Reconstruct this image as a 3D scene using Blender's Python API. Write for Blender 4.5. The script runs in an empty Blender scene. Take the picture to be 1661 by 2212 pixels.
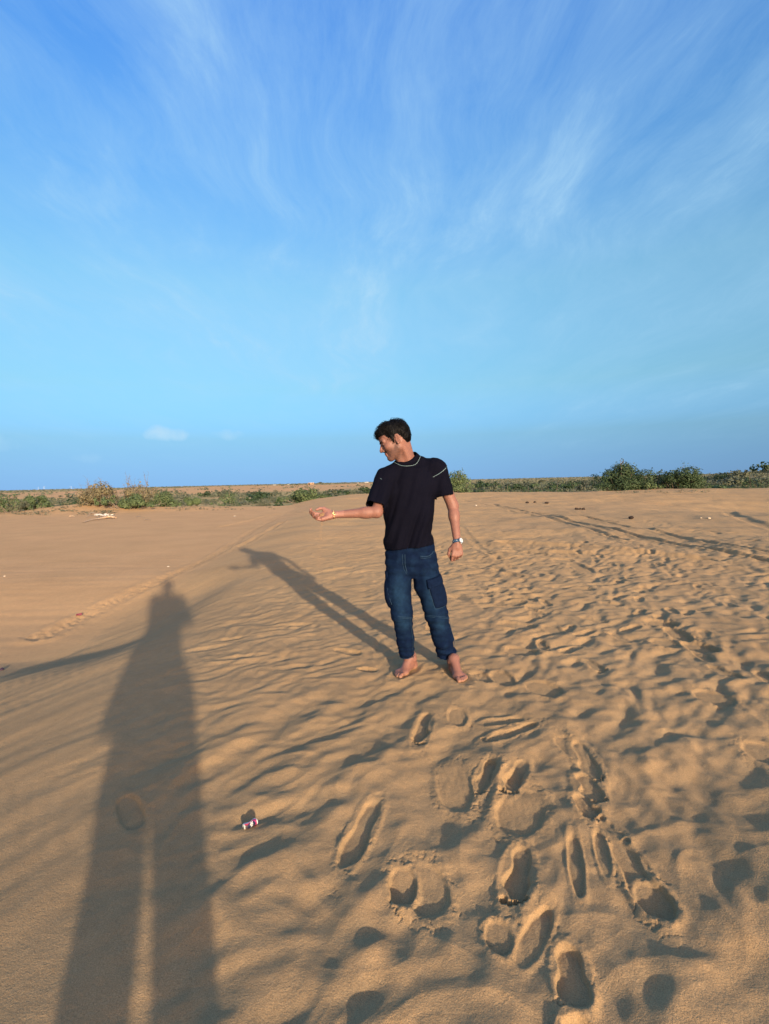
import bpy, math, random
import numpy as np
from mathutils import Vector, Matrix

random.seed(7)
rng = np.random.default_rng(11)
C = bpy.context.scene.collection
S = bpy.context.scene

# ------------------------------------------------------------------ camera
CAM_H = 1.31
PITCH, ROLL = math.radians(3.41), math.radians(1.35)
cam_data = bpy.data.cameras.new('camera')
cam_data.sensor_fit = 'VERTICAL'
cam_data.sensor_height = 36.0
cam_data.lens = 18.0
cam_data.clip_start = 0.02
cam_data.clip_end = 60000
cam = bpy.data.objects.new('camera', cam_data)
C.objects.link(cam)
_r0 = Vector((1, 0, 0)); _u0 = Vector((0, math.sin(PITCH), math.cos(PITCH)))
FWD = Vector((0, math.cos(PITCH), -math.sin(PITCH)))
RGT = _r0 * math.cos(ROLL) - _u0 * math.sin(ROLL)
UPV = _u0 * math.cos(ROLL) + _r0 * math.sin(ROLL)
_m = Matrix((RGT, UPV, -FWD)).transposed().to_4x4()
_m.translation = Vector((0, 0, CAM_H))
cam.matrix_world = _m
S.camera = cam

# ------------------------------------------------------------------ light
SUN_EL, SUN_AZ = math.radians(11.6), math.radians(158.1)      # clockwise from +Y
TO_SUN = Vector((math.cos(SUN_EL) * math.sin(SUN_AZ), math.cos(SUN_EL) * math.cos(SUN_AZ), math.sin(SUN_EL)))
sd = bpy.data.lights.new('sun', 'SUN')
sd.energy = 4.5
sd.angle = math.radians(1.0)
sd.color = (1.0, 0.82, 0.62)
sun = bpy.data.objects.new('sun', sd)
sun.rotation_euler = TO_SUN.to_track_quat('Z', 'Y').to_euler()
sun.location = (30, -60, 40)
C.objects.link(sun)

world = bpy.data.worlds.new('World')
S.world = world
world.use_nodes = True
nt = world.node_tree
for n in list(nt.nodes): nt.nodes.remove(n)
def N(tree, t, **kw):
    n = tree.nodes.new(t)
    for k, v in kw.items(): setattr(n, k, v)
    return n
def L(tree, a, b): tree.links.new(a, b)
def ramp(node, stops):
    cr = node.color_ramp
    while len(cr.elements) > len(stops): cr.elements.remove(cr.elements[-1])
    while len(cr.elements) < len(stops): cr.elements.new(0.5)
    for e, (p, c) in zip(cr.elements, stops):
        e.position = p
        e.color = (*c, 1) if len(c) == 3 else c
def math_node(tree, op, a=None, b=None, c=None, clamp=False):
    n = N(tree, 'ShaderNodeMath', operation=op, use_clamp=clamp)
    for i, v in enumerate((a, b, c)):
        if v is None: continue
        if isinstance(v, (int, float)): n.inputs[i].default_value = v
        else: L(tree, v, n.inputs[i])
    return n.outputs[0]
out = N(nt, 'ShaderNodeOutputWorld')
bg = N(nt, 'ShaderNodeBackground')
bg.inputs['Strength'].default_value = 0.12
sky = N(nt, 'ShaderNodeTexSky')
sky.sky_type = 'NISHITA'
sky.sun_disc = False
sky.sun_elevation = SUN_EL
sky.sun_rotation = SUN_AZ
sky.air_density = 1.0
sky.dust_density = 2.5
sky.ozone_density = 1.0
tc = N(nt, 'ShaderNodeTexCoord')
sep = N(nt, 'ShaderNodeSeparateXYZ'); L(nt, tc.outputs['Generated'], sep.inputs[0])
zc = math_node(nt, 'MAXIMUM', sep.outputs[2], 0.0)
# the air's own colour by height above the horizon; towards the unseen sun's side an added warm boost takes over, to redden the shade
zlk = math_node(nt, 'MAXIMUM', sep.outputs[2], 0.085)
lk = N(nt, 'ShaderNodeCombineXYZ'); L(nt, sep.outputs[0], lk.inputs[0]); L(nt, sep.outputs[1], lk.inputs[1]); L(nt, zlk, lk.inputs[2])
L(nt, lk.outputs[0], sky.inputs['Vector'])
tint = N(nt, 'ShaderNodeValToRGB')
SKY_TINT = [(0.0, (0.42, 0.70, 1.46)), (0.03, (0.43, 0.75, 1.50)), (0.105, (0.46, 0.88, 1.52)), (0.174, (0.58, 1.00, 1.26)),
            (0.342, (0.74, 1.28, 1.48)), (0.515, (0.62, 1.30, 1.94)), (0.67, (0.55, 1.30, 2.36)), (1.0, (0.55, 1.30, 2.36))]
ramp(tint, [(p, tuple(k / 4 for k in c)) for p, c in SKY_TINT])
L(nt, zc, tint.inputs[0])
tsc = N(nt, 'ShaderNodeVectorMath', operation='SCALE'); tsc.inputs['Scale'].default_value = 4.0; L(nt, tint.outputs[0], tsc.inputs[0])
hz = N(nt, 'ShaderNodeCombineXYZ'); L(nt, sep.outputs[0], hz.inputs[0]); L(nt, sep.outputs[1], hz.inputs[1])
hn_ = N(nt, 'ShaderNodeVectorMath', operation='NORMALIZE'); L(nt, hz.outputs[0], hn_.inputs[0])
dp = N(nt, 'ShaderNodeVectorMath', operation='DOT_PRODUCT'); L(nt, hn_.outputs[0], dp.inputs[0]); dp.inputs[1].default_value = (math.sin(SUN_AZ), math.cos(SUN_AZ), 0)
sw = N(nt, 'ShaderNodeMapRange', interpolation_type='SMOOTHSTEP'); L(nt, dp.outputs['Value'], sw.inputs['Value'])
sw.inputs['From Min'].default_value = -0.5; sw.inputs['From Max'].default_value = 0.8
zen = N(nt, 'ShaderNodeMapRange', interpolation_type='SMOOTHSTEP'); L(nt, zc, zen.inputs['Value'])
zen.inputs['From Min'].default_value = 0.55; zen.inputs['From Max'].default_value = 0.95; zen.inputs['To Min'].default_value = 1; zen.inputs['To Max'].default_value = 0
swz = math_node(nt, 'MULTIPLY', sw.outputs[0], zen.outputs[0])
tmx = N(nt, 'ShaderNodeMix', data_type='RGBA', blend_type='MIX'); L(nt, swz, tmx.inputs[0]); L(nt, tsc.outputs[0], tmx.inputs[6]); tmx.inputs[7].default_value = (1.35, 1.1, 1.0, 1)  # warm multiplier added to the sunward sky out of view, lifting the shadow light
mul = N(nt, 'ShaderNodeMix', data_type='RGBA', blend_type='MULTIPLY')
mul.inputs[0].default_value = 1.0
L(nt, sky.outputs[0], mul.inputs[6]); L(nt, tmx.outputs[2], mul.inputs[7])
# high cirrus: streaks on a flat layer overhead, drawn out along the view's depth
den = math_node(nt, 'ADD', zc, 0.12)
cx = math_node(nt, 'DIVIDE', sep.outputs[0], den)
cy = math_node(nt, 'DIVIDE', sep.outputs[1], den)
comb = N(nt, 'ShaderNodeCombineXYZ'); L(nt, cx, comb.inputs[0]); L(nt, cy, comb.inputs[1])
wn = N(nt, 'ShaderNodeTexNoise'); wn.inputs['Scale'].default_value = 0.7; wn.inputs['Detail'].default_value = 3
L(nt, comb.outputs[0], wn.inputs['Vector'])
wadd = N(nt, 'ShaderNodeVectorMath', operation='MULTIPLY_ADD')
L(nt, wn.outputs['Color'], wadd.inputs[0]); wadd.inputs[1].default_value = (0.9, 0.9, 0); L(nt, comb.outputs[0], wadd.inputs[2])
mp = N(nt, 'ShaderNodeMapping'); mp.inputs['Scale'].default_value = (1.9, 0.55, 1.0); mp.inputs['Rotation'].default_value = (0, 0, math.radians(8))
mp.inputs['Location'].default_value = (3.1, 1.7, 0)
L(nt, wadd.outputs[0], mp.inputs['Vector'])
cn = N(nt, 'ShaderNodeTexNoise'); cn.inputs['Scale'].default_value = 1.5; cn.inputs['Detail'].default_value = 9; cn.inputs['Roughness'].default_value = 0.69
L(nt, mp.outputs[0], cn.inputs['Vector'])
cr1 = N(nt, 'ShaderNodeValToRGB'); ramp(cr1, [(0.38, (0, 0, 0)), (0.54, (0.36, 0.36, 0.36)), (0.72, (1, 1, 1))]); L(nt, cn.outputs['Fac'], cr1.inputs[0])
bn = N(nt, 'ShaderNodeTexNoise'); bn.inputs['Scale'].default_value = 0.55; bn.inputs['Detail'].default_value = 4
L(nt, wadd.outputs[0], bn.inputs['Vector'])
cr2 = N(nt, 'ShaderNodeValToRGB'); ramp(cr2, [(0.30, (0.25, 0.25, 0.25)), (0.68, (1, 1, 1))]); L(nt, bn.outputs['Fac'], cr2.inputs[0])
fad = N(nt, 'ShaderNodeValToRGB'); ramp(fad, [(0.0, (0, 0, 0)), (0.06, (0.15, 0.15, 0.15)), (0.25, (1, 1, 1))]); L(nt, zc, fad.inputs[0])
cm = math_node(nt, 'MULTIPLY', cr1.outputs[0], cr2.outputs[0])
cr3 = N(nt, 'ShaderNodeValToRGB'); ramp(cr3, [(0.46, (0, 0, 0)), (0.74, (0.40, 0.40, 0.40))]); L(nt, bn.outputs['Fac'], cr3.inputs[0])
cm = math_node(nt, 'ADD', cm, cr3.outputs[0], clamp=True)
cm = math_node(nt, 'MULTIPLY', cm, fad.outputs[0])
cm = math_node(nt, 'MULTIPLY', cm, 0.92)
veil = N(nt, 'ShaderNodeValToRGB'); ramp(veil, [(0.0, (0, 0, 0)), (0.12, (0.08,) * 3), (0.3, (0.16,) * 3), (0.5, (0.03,) * 3), (0.7, (0, 0, 0))]); L(nt, zc, veil.inputs[0])
cm = math_node(nt, 'MAXIMUM', cm, math_node(nt, 'MULTIPLY_ADD', cm, 0.6, veil.outputs[0]))
# two faint heaps of cumulus low on the left, and fainter ones beyond the frame
def heap(az, el, wx, wz, k, seed):
    d = Vector((math.sin(math.radians(az)), math.cos(math.radians(az)), 0))
    side = math_node(nt, 'MULTIPLY', sep.outputs[0], math.cos(math.radians(az)))
    side = math_node(nt, 'MULTIPLY_ADD', sep.outputs[1], -math.sin(math.radians(az)), side)
    front = math_node(nt, 'MULTIPLY', sep.outputs[0], d.x)
    front = math_node(nt, 'MULTIPLY_ADD', sep.outputs[1], d.y, front)
    a = math_node(nt, 'DIVIDE', side, wx); a = math_node(nt, 'MULTIPLY', a, a)
    b = math_node(nt, 'SUBTRACT', sep.outputs[2], math.sin(math.radians(el)))
    b = math_node(nt, 'DIVIDE', b, wz); b = math_node(nt, 'MULTIPLY', b, b)
    r = math_node(nt, 'ADD', a, b)
    g = math_node(nt, 'SUBTRACT', 1.0, r)
    hn = N(nt, 'ShaderNodeTexNoise'); hn.inputs['Scale'].default_value = 26 + seed; hn.inputs['Detail'].default_value = 6
    L(nt, tc.outputs['Generated'], hn.inputs['Vector'])
    g = math_node(nt, 'MULTIPLY_ADD', math_node(nt, 'SUBTRACT', hn.outputs['Fac'], 0.5), 2.6, g)
    g = math_node(nt, 'MULTIPLY', g, 0.9, clamp=True)
    w = math_node(nt, 'GREATER_THAN', front, 0.0)
    g = math_node(nt, 'MULTIPLY', g, w)
    return math_node(nt, 'MULTIPLY', g, k)
for args in ((-22.6, 5.5, 0.042, 0.016, 1.1, 0), (-16.8, 5.4, 0.036, 0.013, 0.6, 3), (-37.5, 4.2, 0.05, 0.020, 0.42, 5), (-30, 3.0, 0.03, 0.012, 0.25, 2), (62, 6, 0.06, 0.014, 0.3, 4)):
    cm = math_node(nt, 'MAXIMUM', cm, heap(*args))
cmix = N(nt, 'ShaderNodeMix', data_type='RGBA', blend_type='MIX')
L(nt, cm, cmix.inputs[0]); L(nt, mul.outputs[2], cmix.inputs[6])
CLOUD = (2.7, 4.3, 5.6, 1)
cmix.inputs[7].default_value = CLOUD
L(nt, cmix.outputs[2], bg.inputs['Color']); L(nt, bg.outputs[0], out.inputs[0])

S.view_settings.view_transform = 'Standard'
S.view_settings.look = 'None'
S.view_settings.gamma = 1
S.view_settings.use_curve_mapping = False
S.view_settings.exposure = 0.5

# ------------------------------------------------------------------ helpers
def ss(a, b, x):
    t = np.clip((x - a) / (b - a), 0, 1)
    return t * t * (3 - 2 * t)

def _hash2(ix, iy, seed):
    h = (ix.astype(np.int64) * 374761393 + iy.astype(np.int64) * 668265263 + seed * 974634777) & 0xFFFFFFFF
    h = ((h ^ (h >> 13)) * 1274126177) & 0xFFFFFFFF
    return ((h ^ (h >> 16)) & 0xFFFF).astype(np.float32) * (2 * np.pi / 65536.0)

def perlin(x, y, seed=0):
    ix = np.floor(x); iy = np.floor(y)
    fx = (x - ix).astype(np.float32); fy = (y - iy).astype(np.float32)
    u = fx * fx * fx * (fx * (fx * 6 - 15) + 10); v = fy * fy * fy * (fy * (fy * 6 - 15) + 10)
    def g(dx, dy):
        a = _hash2(ix + dx, iy + dy, seed)
        return np.cos(a) * (fx - dx) + np.sin(a) * (fy - dy)
    n = (g(0, 0) * (1 - u) + g(1, 0) * u) * (1 - v) + (g(0, 1) * (1 - u) + g(1, 1) * u) * v
    return n * 1.5

def fbm(x, y, octaves=4, seed=0, gain=0.5):
    s, a, f = 0, 1.0, 1.0
    for o in range(octaves):
        s = s + a * perlin(x * f, y * f, seed + o * 17); a *= gain; f *= 2.03
    return s

def mesh_np(name, verts, faces, smooth=True):
    me = bpy.data.meshes.new(name)
    verts = np.asarray(verts, dtype=np.float32); faces = np.asarray(faces, dtype=np.int32)
    k = faces.shape[1]
    me.vertices.add(len(verts)); me.vertices.foreach_set('co', verts.ravel())
    me.loops.add(faces.size); me.loops.foreach_set('vertex_index', faces.ravel())
    me.polygons.add(len(faces))
    me.polygons.foreach_set('loop_start', np.arange(0, faces.size, k, dtype=np.int32))
    me.polygons.foreach_set('use_smooth', np.full(len(faces), smooth))
    me.update(calc_edges=True); me.validate()
    return me

def link(name, me, mat=None, parent=None):
    o = bpy.data.objects.new(name, me); C.objects.link(o)
    if mat is not None and len(me.materials) == 0: me.materials.append(mat)
    if parent is not None: o.parent = parent
    return o

def tag(o, label=None, cat=None, group=None, kind=None):
    if label: o['label'] = label
    if cat: o['category'] = cat
    if group: o['group'] = group
    if kind: o['kind'] = kind
    return o

def empty(name, loc=(0, 0, 0), label=None, cat=None, group=None):
    o = bpy.data.objects.new(name, None); C.objects.link(o)
    o.location = loc; o.empty_display_size = 0.1
    return tag(o, label, cat, group)

def vattr(me, name, arr):
    a = me.color_attributes.new(name, 'FLOAT_COLOR', 'POINT')
    arr = np.asarray(arr, dtype=np.float32)
    if arr.shape[1] == 3: arr = np.concatenate([arr, np.ones((len(arr), 1), np.float32)], 1)
    a.data.foreach_set('color', arr.ravel())

def pmat(name, color=(0.5, 0.5, 0.5), rough=0.8, spec=0.3, metal=0.0, noise=None, bump=None, attr=None):
    """principled material; noise=(scale, amount) varies the colour, bump=(scale, distance)"""
    m = bpy.data.materials.new(name); m.use_nodes = True
    t = m.node_tree; b = t.nodes['Principled BSDF']
    b.inputs['Roughness'].default_value = rough
    b.inputs['Specular IOR Level'].default_value = spec
    b.inputs['Metallic'].default_value = metal
    b.inputs['Base Color'].default_value = (*color, 1)
    src = None
    co = N(t, 'ShaderNodeTexCoord')
    if attr:
        a = N(t, 'ShaderNodeAttribute', attribute_name=attr); src = a.outputs['Color']
    if noise:
        nn = N(t, 'ShaderNodeTexNoise'); nn.inputs['Scale'].default_value = noise[0]; nn.inputs['Detail'].default_value = 5
        L(t, co.outputs['Object'], nn.inputs['Vector'])
        mr = N(t, 'ShaderNodeMapRange'); mr.inputs['To Min'].default_value = 1 - noise[1]; mr.inputs['To Max'].default_value = 1 + noise[1]
        mr.inputs['From Min'].default_value = 0.25; mr.inputs['From Max'].default_value = 0.75
        L(t, nn.outputs['Fac'], mr.inputs['Value'])
        mx = N(t, 'ShaderNodeVectorMath', operation='SCALE'); L(t, mr.outputs[0], mx.inputs['Scale'])
        if src is not None: L(t, src, mx.inputs[0])
        else: mx.inputs[0].default_value = color
        src = mx.outputs[0]
    if src is not None: L(t, src, b.inputs['Base Color'])
    if bump:
        nb = N(t, 'ShaderNodeTexNoise'); nb.inputs['Scale'].default_value = bump[0]; nb.inputs['Detail'].default_value = 4
        L(t, co.outputs['Object'], nb.inputs['Vector'])
        bp = N(t, 'ShaderNodeBump'); bp.inputs['Distance'].default_value = bump[1]; bp.inputs['Strength'].default_value = 1
        L(t, nb.outputs['Fac'], bp.inputs['Height']); L(t, bp.outputs[0], b.inputs['Normal'])
    return m

# a ray through a point of the 1661 x 2212 survey picture
def ray(u, v):
    d = RGT * ((u - 830.5) / 1106.0) + UPV * ((1106 - v) / 1106.0) + FWD
    return d.normalized()
def at(u, v, Y):
    d = ray(u, v); t = Y / d.y
    return Vector((d.x * t, Y, CAM_H + d.z * t))

# ------------------------------------------------------------------ the lie of the land
EDGE_Y = [-40, 0, 4.5, 5.7, 9, 12.7, 24, 33, 45, 80]
EDGE_X = [-3.4, -3.4, -3.45, -3.35, -3.9, -4.2, -5.2, -5.6, -9.0, -20.0]
def base(x, y):
    x = np.asarray(x, dtype=np.float64); y = np.asarray(y, dtype=np.float64)
    xe = np.interp(y, EDGE_Y, EDGE_X) + 0.10 * perlin(y / 1.7, 0 * y, 5)
    xc = xe + 2.6
    t = np.clip((xc - x) / (xc - xe), 0, 1)
    drop = 0.30 * (t * t * (1.6 - 0.6 * t))
    # small undercut bank at the foot of the near slope
    near = ss(8.5, 4.0, y)
    drop = drop + 0.18 * ss(4.0, 5.5, y) * ss(-2.0, -2.9, x) * ss(9.5, 6.5, y)
    drop = drop + near * 0.05 * ss(xe + 0.03, xe - 0.13, x + 0.05 * perlin(y / 0.35, 0 * y, 6))
    z = -drop
    # far crest of the dune, and the fall to the scrub plain
    z = z + 0.40 * np.exp(-((x - 2) / 9.0) ** 2 - ((y - 39) / 11.0) ** 2) * ss(-7, -2, x)
    z = z + 0.30 * np.exp(-((x - 20) / 8.0) ** 2 - ((y - 35) / 6.0) ** 2)
    z = z - 0.75 * np.exp(-(((x - 19) / 6.0) ** 2 + ((y - 22) / 4.2) ** 2)) 
    z = z + 0.55 * np.exp(-(((x + 21) / 4.2) ** 2 + ((y - 36.5) / 3.2) ** 2)) + 0.18 * np.exp(-(((x + 13) / 5) ** 2 + ((y - 35.0) / 2.0) ** 2))
    yc = 43 + 1.2 * perlin(x / 9.0, 0 * x, 21) - 6.0 * ss(-4, -8, x)
    rr = np.sqrt(x * x + y * y)
    fall = ss(0, 16, y - yc)
    fall = np.maximum(fall, ss(48, 75, np.abs(x)))
    fall = np.maximum(fall, ss(30, 60, -y))
    z = z - 2.9 * fall
    far = ss(60, 130, rr)
    z = z + far * (0.55 * fbm(x / 45.0, y / 60.0, 3, 31) + 0.9 * fbm(x / 260.0, y / 260.0, 2, 41) * ss(200, 600, rr))
    # bare dunes beyond the plain at the left, scrub-grown rise at the right
    az = np.arctan2(x, np.maximum(y, 1e-3))
    dl = ss(0.10, -0.04, az) * ss(-1.2, -0.9, az)
    z = z + dl * (2.1 * np.exp(-((rr - 330) / 70.0) ** 2) * (0.75 + 0.5 * perlin(x / 70, y / 70, 51)) + 2.4 * np.exp(-((rr - 620) / 120.0) ** 2) * (0.8 + 0.5 * perlin(x / 110, y / 110, 52)))
    z = z + 4.4 * np.exp(-((rr - 230) / 75.0) ** 2) * ss(0.46, 0.66, az) * ss(1.5, 1.2, az)
    z = z + 0.05 * fbm(x / 6.0, y / 6.0, 2, 61) * ss(3.5, 9, rr) * (1 - 0.6 * t)
    return z

def hit(u, v):
    d = ray(u, v)
    ts = np.geomspace(0.6, 20000, 3000)
    g = CAM_H + d.z * ts - base(d.x * ts, d.y * ts)
    i = int(np.argmax(g < 0)) if (g < 0).any() else len(ts) - 1
    a, b = ts[max(i - 1, 0)], ts[i]
    for _ in range(30):
        m = 0.5 * (a + b)
        if CAM_H + d.z * m - float(base(d.x * m, d.y * m)) < 0: b = m
        else: a = m
    return Vector((d.x * b, d.y * b, CAM_H + d.z * b))

# ------------------------------------------------------------------ the sand: one sheet, fine near the camera, coarse far off
ang = np.concatenate([np.linspace(-180, -50, 40, endpoint=False), np.linspace(-50, -43, 14, endpoint=False),
                      np.linspace(-43, 43, 690), np.linspace(43, 50, 15)[1:], np.linspace(50, 180, 41)[1:-1]])
ang = np.radians(ang)
rad = [0.0, 0.25, 0.5, 0.7, 0.85]
r = 0.95
while r < 60: rad.append(r); r *= 1 + (1 / 330.0 if r < 4.5 else 1 / 230.0 if r < 14 else 1 / 150.0)
while r < 1500: rad.append(r); r *= 1 + 1 / 45.0
while r < 24000: rad.append(r); r *= 1.12
rad = np.array(rad)
NR, NA = len(rad), len(ang)
GX = rad[:, None] * np.sin(ang)[None, :]
GY = rad[:, None] * np.cos(ang)[None, :]
GZ = base(GX, GY)
GW = np.zeros_like(GZ)           # how freshly the sand is turned
NEAR = int(np.searchsorted(rad, 45.0))
def window(x0, y0, R):
    r0 = math.hypot(x0, y0); a0 = math.atan2(x0, y0)
    i0, i1 = np.searchsorted(rad, [r0 - R, r0 + R])
    da = math.asin(min(0.95, R / max(r0, R + 1e-3)))
    j0, j1 = np.searchsorted(ang, [a0 - da, a0 + da])
    return slice(max(i0, 1), max(i1, 1)), slice(j0, j1)

nx, ny = GX[:NEAR], GY[:NEAR]
rr_ = np.sqrt(nx ** 2 + ny ** 2)
# where people have walked (right of a line that leaves the camera leftwards)
walked = ss(-0.9, 0.5, nx + 0.12 + 0.30 * np.minimum(ny, 6.0) + 0.45 * perlin(nx / 0.9, ny / 0.9, 3)) * ss(-3.5, -1.0, nx)
walked *= 1 - 0.75 * ss(9, 16, rr_)
wx = nx + 0.10 * perlin(nx / 0.5, ny / 0.5, 71); wy = ny + 0.10 * perlin(nx / 0.5, ny / 0.5, 72)
lump = perlin(wx / 0.21, wy / 0.27, 73) * 0.010 + perlin(wx / 0.42, wy / 0.5, 74) * 0.014
rid = 1 - np.abs(perlin(wx / 0.24 + 3, wy / 0.34, 75)) * 2.2
lump += np.clip(rid, -1, 1) * 0.007
nearamp = 1.0 + 0.25 * ss(3.4, 1.6, rr_)
GZ[:NEAR] += lump * walked * 0.20 * nearamp
def rot(deg, kx, ky):
    c, s = math.cos(math.radians(deg)), math.sin(math.radians(deg))
    return (wx * c - wy * s) / kx, (wx * s + wy * c) / ky
ea, eb = rot(42, .145, .25)                    # drawn-out dents of old steps, blown over
old = perlin(ea, eb, 76) ; ea, eb = rot(30, .26, .42); broad = perlin(ea, eb, 77)
ea, eb = rot(50, .075, .13); small = perlin(ea, eb, 78)
cu_, cv_ = rot(-12, .21, .62); crest = np.clip(.55 - np.abs(perlin(cu_, cv_, 79)) * 2.4, -.3, 1); cu_, cv_ = rot(64, .17, .30); crest = crest + .7 * np.clip(.5 - np.abs(perlin(cu_, cv_, 80)) * 2.4, -.3, 1)
mid = ss(2.2, 3.4, rr_) * ss(15, 8, rr_)
rgt = ss(0.2, 1.4, nx)
dent = -np.clip(old - .05, 0, 1) ** 1.2 * 1.6 + .45 * np.clip(-old, 0, 1)
GZ[:NEAR] += walked * (dent * 0.0165 * (0.48 + 0.72 * mid * rgt) + broad * 0.021 * (1 - .5 * mid) + crest * 0.0075 * (1 - .6 * mid) + small * 0.0042 * (1.15 + .75 * mid * (.4 + .6 * rgt)))
# wind-drawn streaks on the smooth left slope
ca, sa = math.cos(math.radians(36)), math.sin(math.radians(36))
al = nx * sa + ny * ca; ac = nx * ca - ny * sa
ac2 = ac + 0.05 * perlin(nx / 0.6, ny / 0.6, 81)
st = perlin(ac2 / 0.13, al / 0.75, 82) * 0.0050 + perlin(ac2 / 0.30, al / 1.5, 83) * 0.0075
GZ[:NEAR] += st * (1 - walked) * ss(14, 5, rr_) * ss(-4.0, -3.0, nx)
# fine ripples of the wind, everywhere near
rp = np.sin((nx * 0.9 + ny * 0.35 + 0.10 * perlin(nx / 0.5, ny / 0.5, 85)) * 2 * math.pi / 0.085)
GZ[:NEAR] += 0.0011 * rp * ss(-0.2, 0.5, perlin(nx / 1.7, ny / 1.7, 86)) * ss(9, 5, rr_)
GZ[:NEAR] += 0.0013 * perlin(nx / 0.05, ny / 0.05, 87) * (0.3 + 0.7 * walked) * ss(8, 4, rr_)
GZ[:NEAR] += (0.022 * perlin(nx / 0.55, ny / 0.9, 90) * ss(5, 9, rr_) * ss(0.5, 2.5, nx) + 0.05 * perlin(nx / 2.6, ny / 1.3, 97) * ss(9, 14, rr_)) * ss(-4.5, -2.0, nx)
GZ[:NEAR] += 0.030 * perlin(nx / 1.6, ny / 1.2, 88) * ss(5, 10, rr_) * ss(-4.5, -3.0, nx)
# flat at the left: faint drag marks
GZ[:NEAR] += 0.006 * perlin(nx / 1.2, ny / 0.22, 89) * ss(-3.2, -4.4, nx)

def soft(x0, y0, th, a, b, dep):
    R = max(a, b) * 1.9
    w = window(x0, y0, R)
    X, Y = GX[w] - x0, GY[w] - y0
    if X.size == 0: return
    dep = dep * (0.38 if y0 < 2.8 else 0.7)
    u = X * math.cos(th) + Y * math.sin(th); v = -X * math.sin(th) + Y * math.cos(th)
    s = np.sqrt((u / a) ** 2 + (v / b) ** 2)
    GZ[w] += -dep * np.exp(-(s ** 2.1)) + 0.28 * dep * np.exp(-((s - 1.45) / 0.45) ** 2)
def print_sd(u, v, a, b, kind):
    """0 inside .. 1 at the outline; u runs heel to toe (-a..a), v towards the big toe"""
    if kind == 'oval':
        return (np.abs(u / a) ** 2.3 + np.abs(v / b) ** 2.3) ** (1 / 2.3)
    if kind == 'shoe':
        bb = b * (0.86 + 0.22 * ss(-0.2, 0.7, u / a) - 0.16 * np.exp(-((u / a + 0.1) / 0.3) ** 2))
        return (np.abs(u / a) ** 2.8 + np.abs(v / bb) ** 2.4) ** (1 / 2.5)
    heel = np.sqrt(((u + 0.68 * a) / (0.32 * a)) ** 2 + (v / (0.66 * b)) ** 2)
    ball = np.sqrt(((u - 0.28 * a) / (0.34 * a)) ** 2 + (v / (0.95 * b)) ** 2)
    arch = (np.abs(u / (0.85 * a)) ** 3 + np.abs((v + 0.16 * b) / (0.66 * b)) ** 3) ** (1 / 3)
    s = -np.log(np.exp(-5 * heel) + np.exp(-5 * ball) + np.exp(-5 * arch)) / 5 + .06
    for k, (tu, tv, tr) in enumerate(((0.88, 0.58, 0.27), (0.93, 0.14, 0.18), (0.88, -0.20, 0.17), (0.81, -0.52, 0.16), (0.71, -0.80, 0.15))):
        s = np.minimum(s, np.sqrt(((u - tu * a) / (tr * b * 1.25)) ** 2 + ((v - tv * b) / (tr * b)) ** 2))
    return s
def fresh(heel_px, toe_px, wid, dep, kind='foot', side=1, tip=0.0, crumb=1.0):
    wid *= .90
    step(hit(*heel_px), hit(*toe_px), wid, dep * (0.42 if max(heel_px[1], toe_px[1]) > 1520 else 0.72), kind, side, tip, crumb)
def step(h, t, wid, dep, kind='foot', side=1, tip=0.0, crumb=1.0):
    x0, y0 = (h.x + t.x) / 2, (h.y + t.y) / 2
    a = math.hypot(t.x - h.x, t.y - h.y) / 2; b = wid / 2
    th = math.atan2(t.y - h.y, t.x - h.x)
    R = max(a, b) * 1.9 + 0.10
    w = window(x0, y0, R)
    X, Y = GX[w] - x0, GY[w] - y0
    if X.size == 0: return
    u = X * math.cos(th) + Y * math.sin(th); v = (-X * math.sin(th) + Y * math.cos(th)) * side
    wob = 1 + 0.07 * perlin(GX[w] / 0.04, GY[w] / 0.04, 91)
    s = print_sd(u, v, a, b, kind) * wob
    so = (np.abs(u / a) ** 2.2 + np.abs(v / b) ** 2.2) ** (1 / 2.2)
    m = ss(1.06, 0.86, s)
    floor = -dep * (1 + tip * (u / a)) + 0.0022 * perlin(GX[w] / 0.022, GY[w] / 0.06, 92) * (1.3 if kind == 'foot' else .6) + .003 * perlin(GX[w] / 0.11, GY[w] / 0.11, 99)
    g0 = GZ[w]
    flat = base(GX[w], GY[w])
    mo = ss(1.5, 1.0, so) * 0.7
    g0 = g0 * (1 - mo) + (flat + 0.3 * (g0 - flat)) * mo
    rim = 0.20 * dep * np.exp(-((so - 1.25) / 0.20) ** 2) * (0.8 + 0.6 * perlin(GX[w] / 0.06, GY[w] / 0.06, 93))
    cr = crumb * 0.0022 * np.clip(perlin(GX[w] / 0.017, GY[w] / 0.017, 94) - 0.05, -0.3, 1) * np.exp(-((so - 1.22) / 0.25) ** 2)
    crk = np.abs(perlin(GX[w] / 0.075, GY[w] / 0.075, 95) + .3 * perlin(GX[w] / 0.02, GY[w] / 0.02, 96))
    cr = cr - crumb * 0.0034 * np.exp(-(crk / .045) ** 2) * ss(2.0, 1.3, so) * ss(1.0, 1.1, so) * (perlin(GX[w] / .2, GY[w] / .2, 98) > -.1)
    GZ[w] = g0 * (1 - m) + (flat + floor) * m + rim * (1 - m) + cr * (1 - m)
    GW[w] = np.maximum(GW[w], ss(1.7, 1.0, so) * 0.8)

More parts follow.
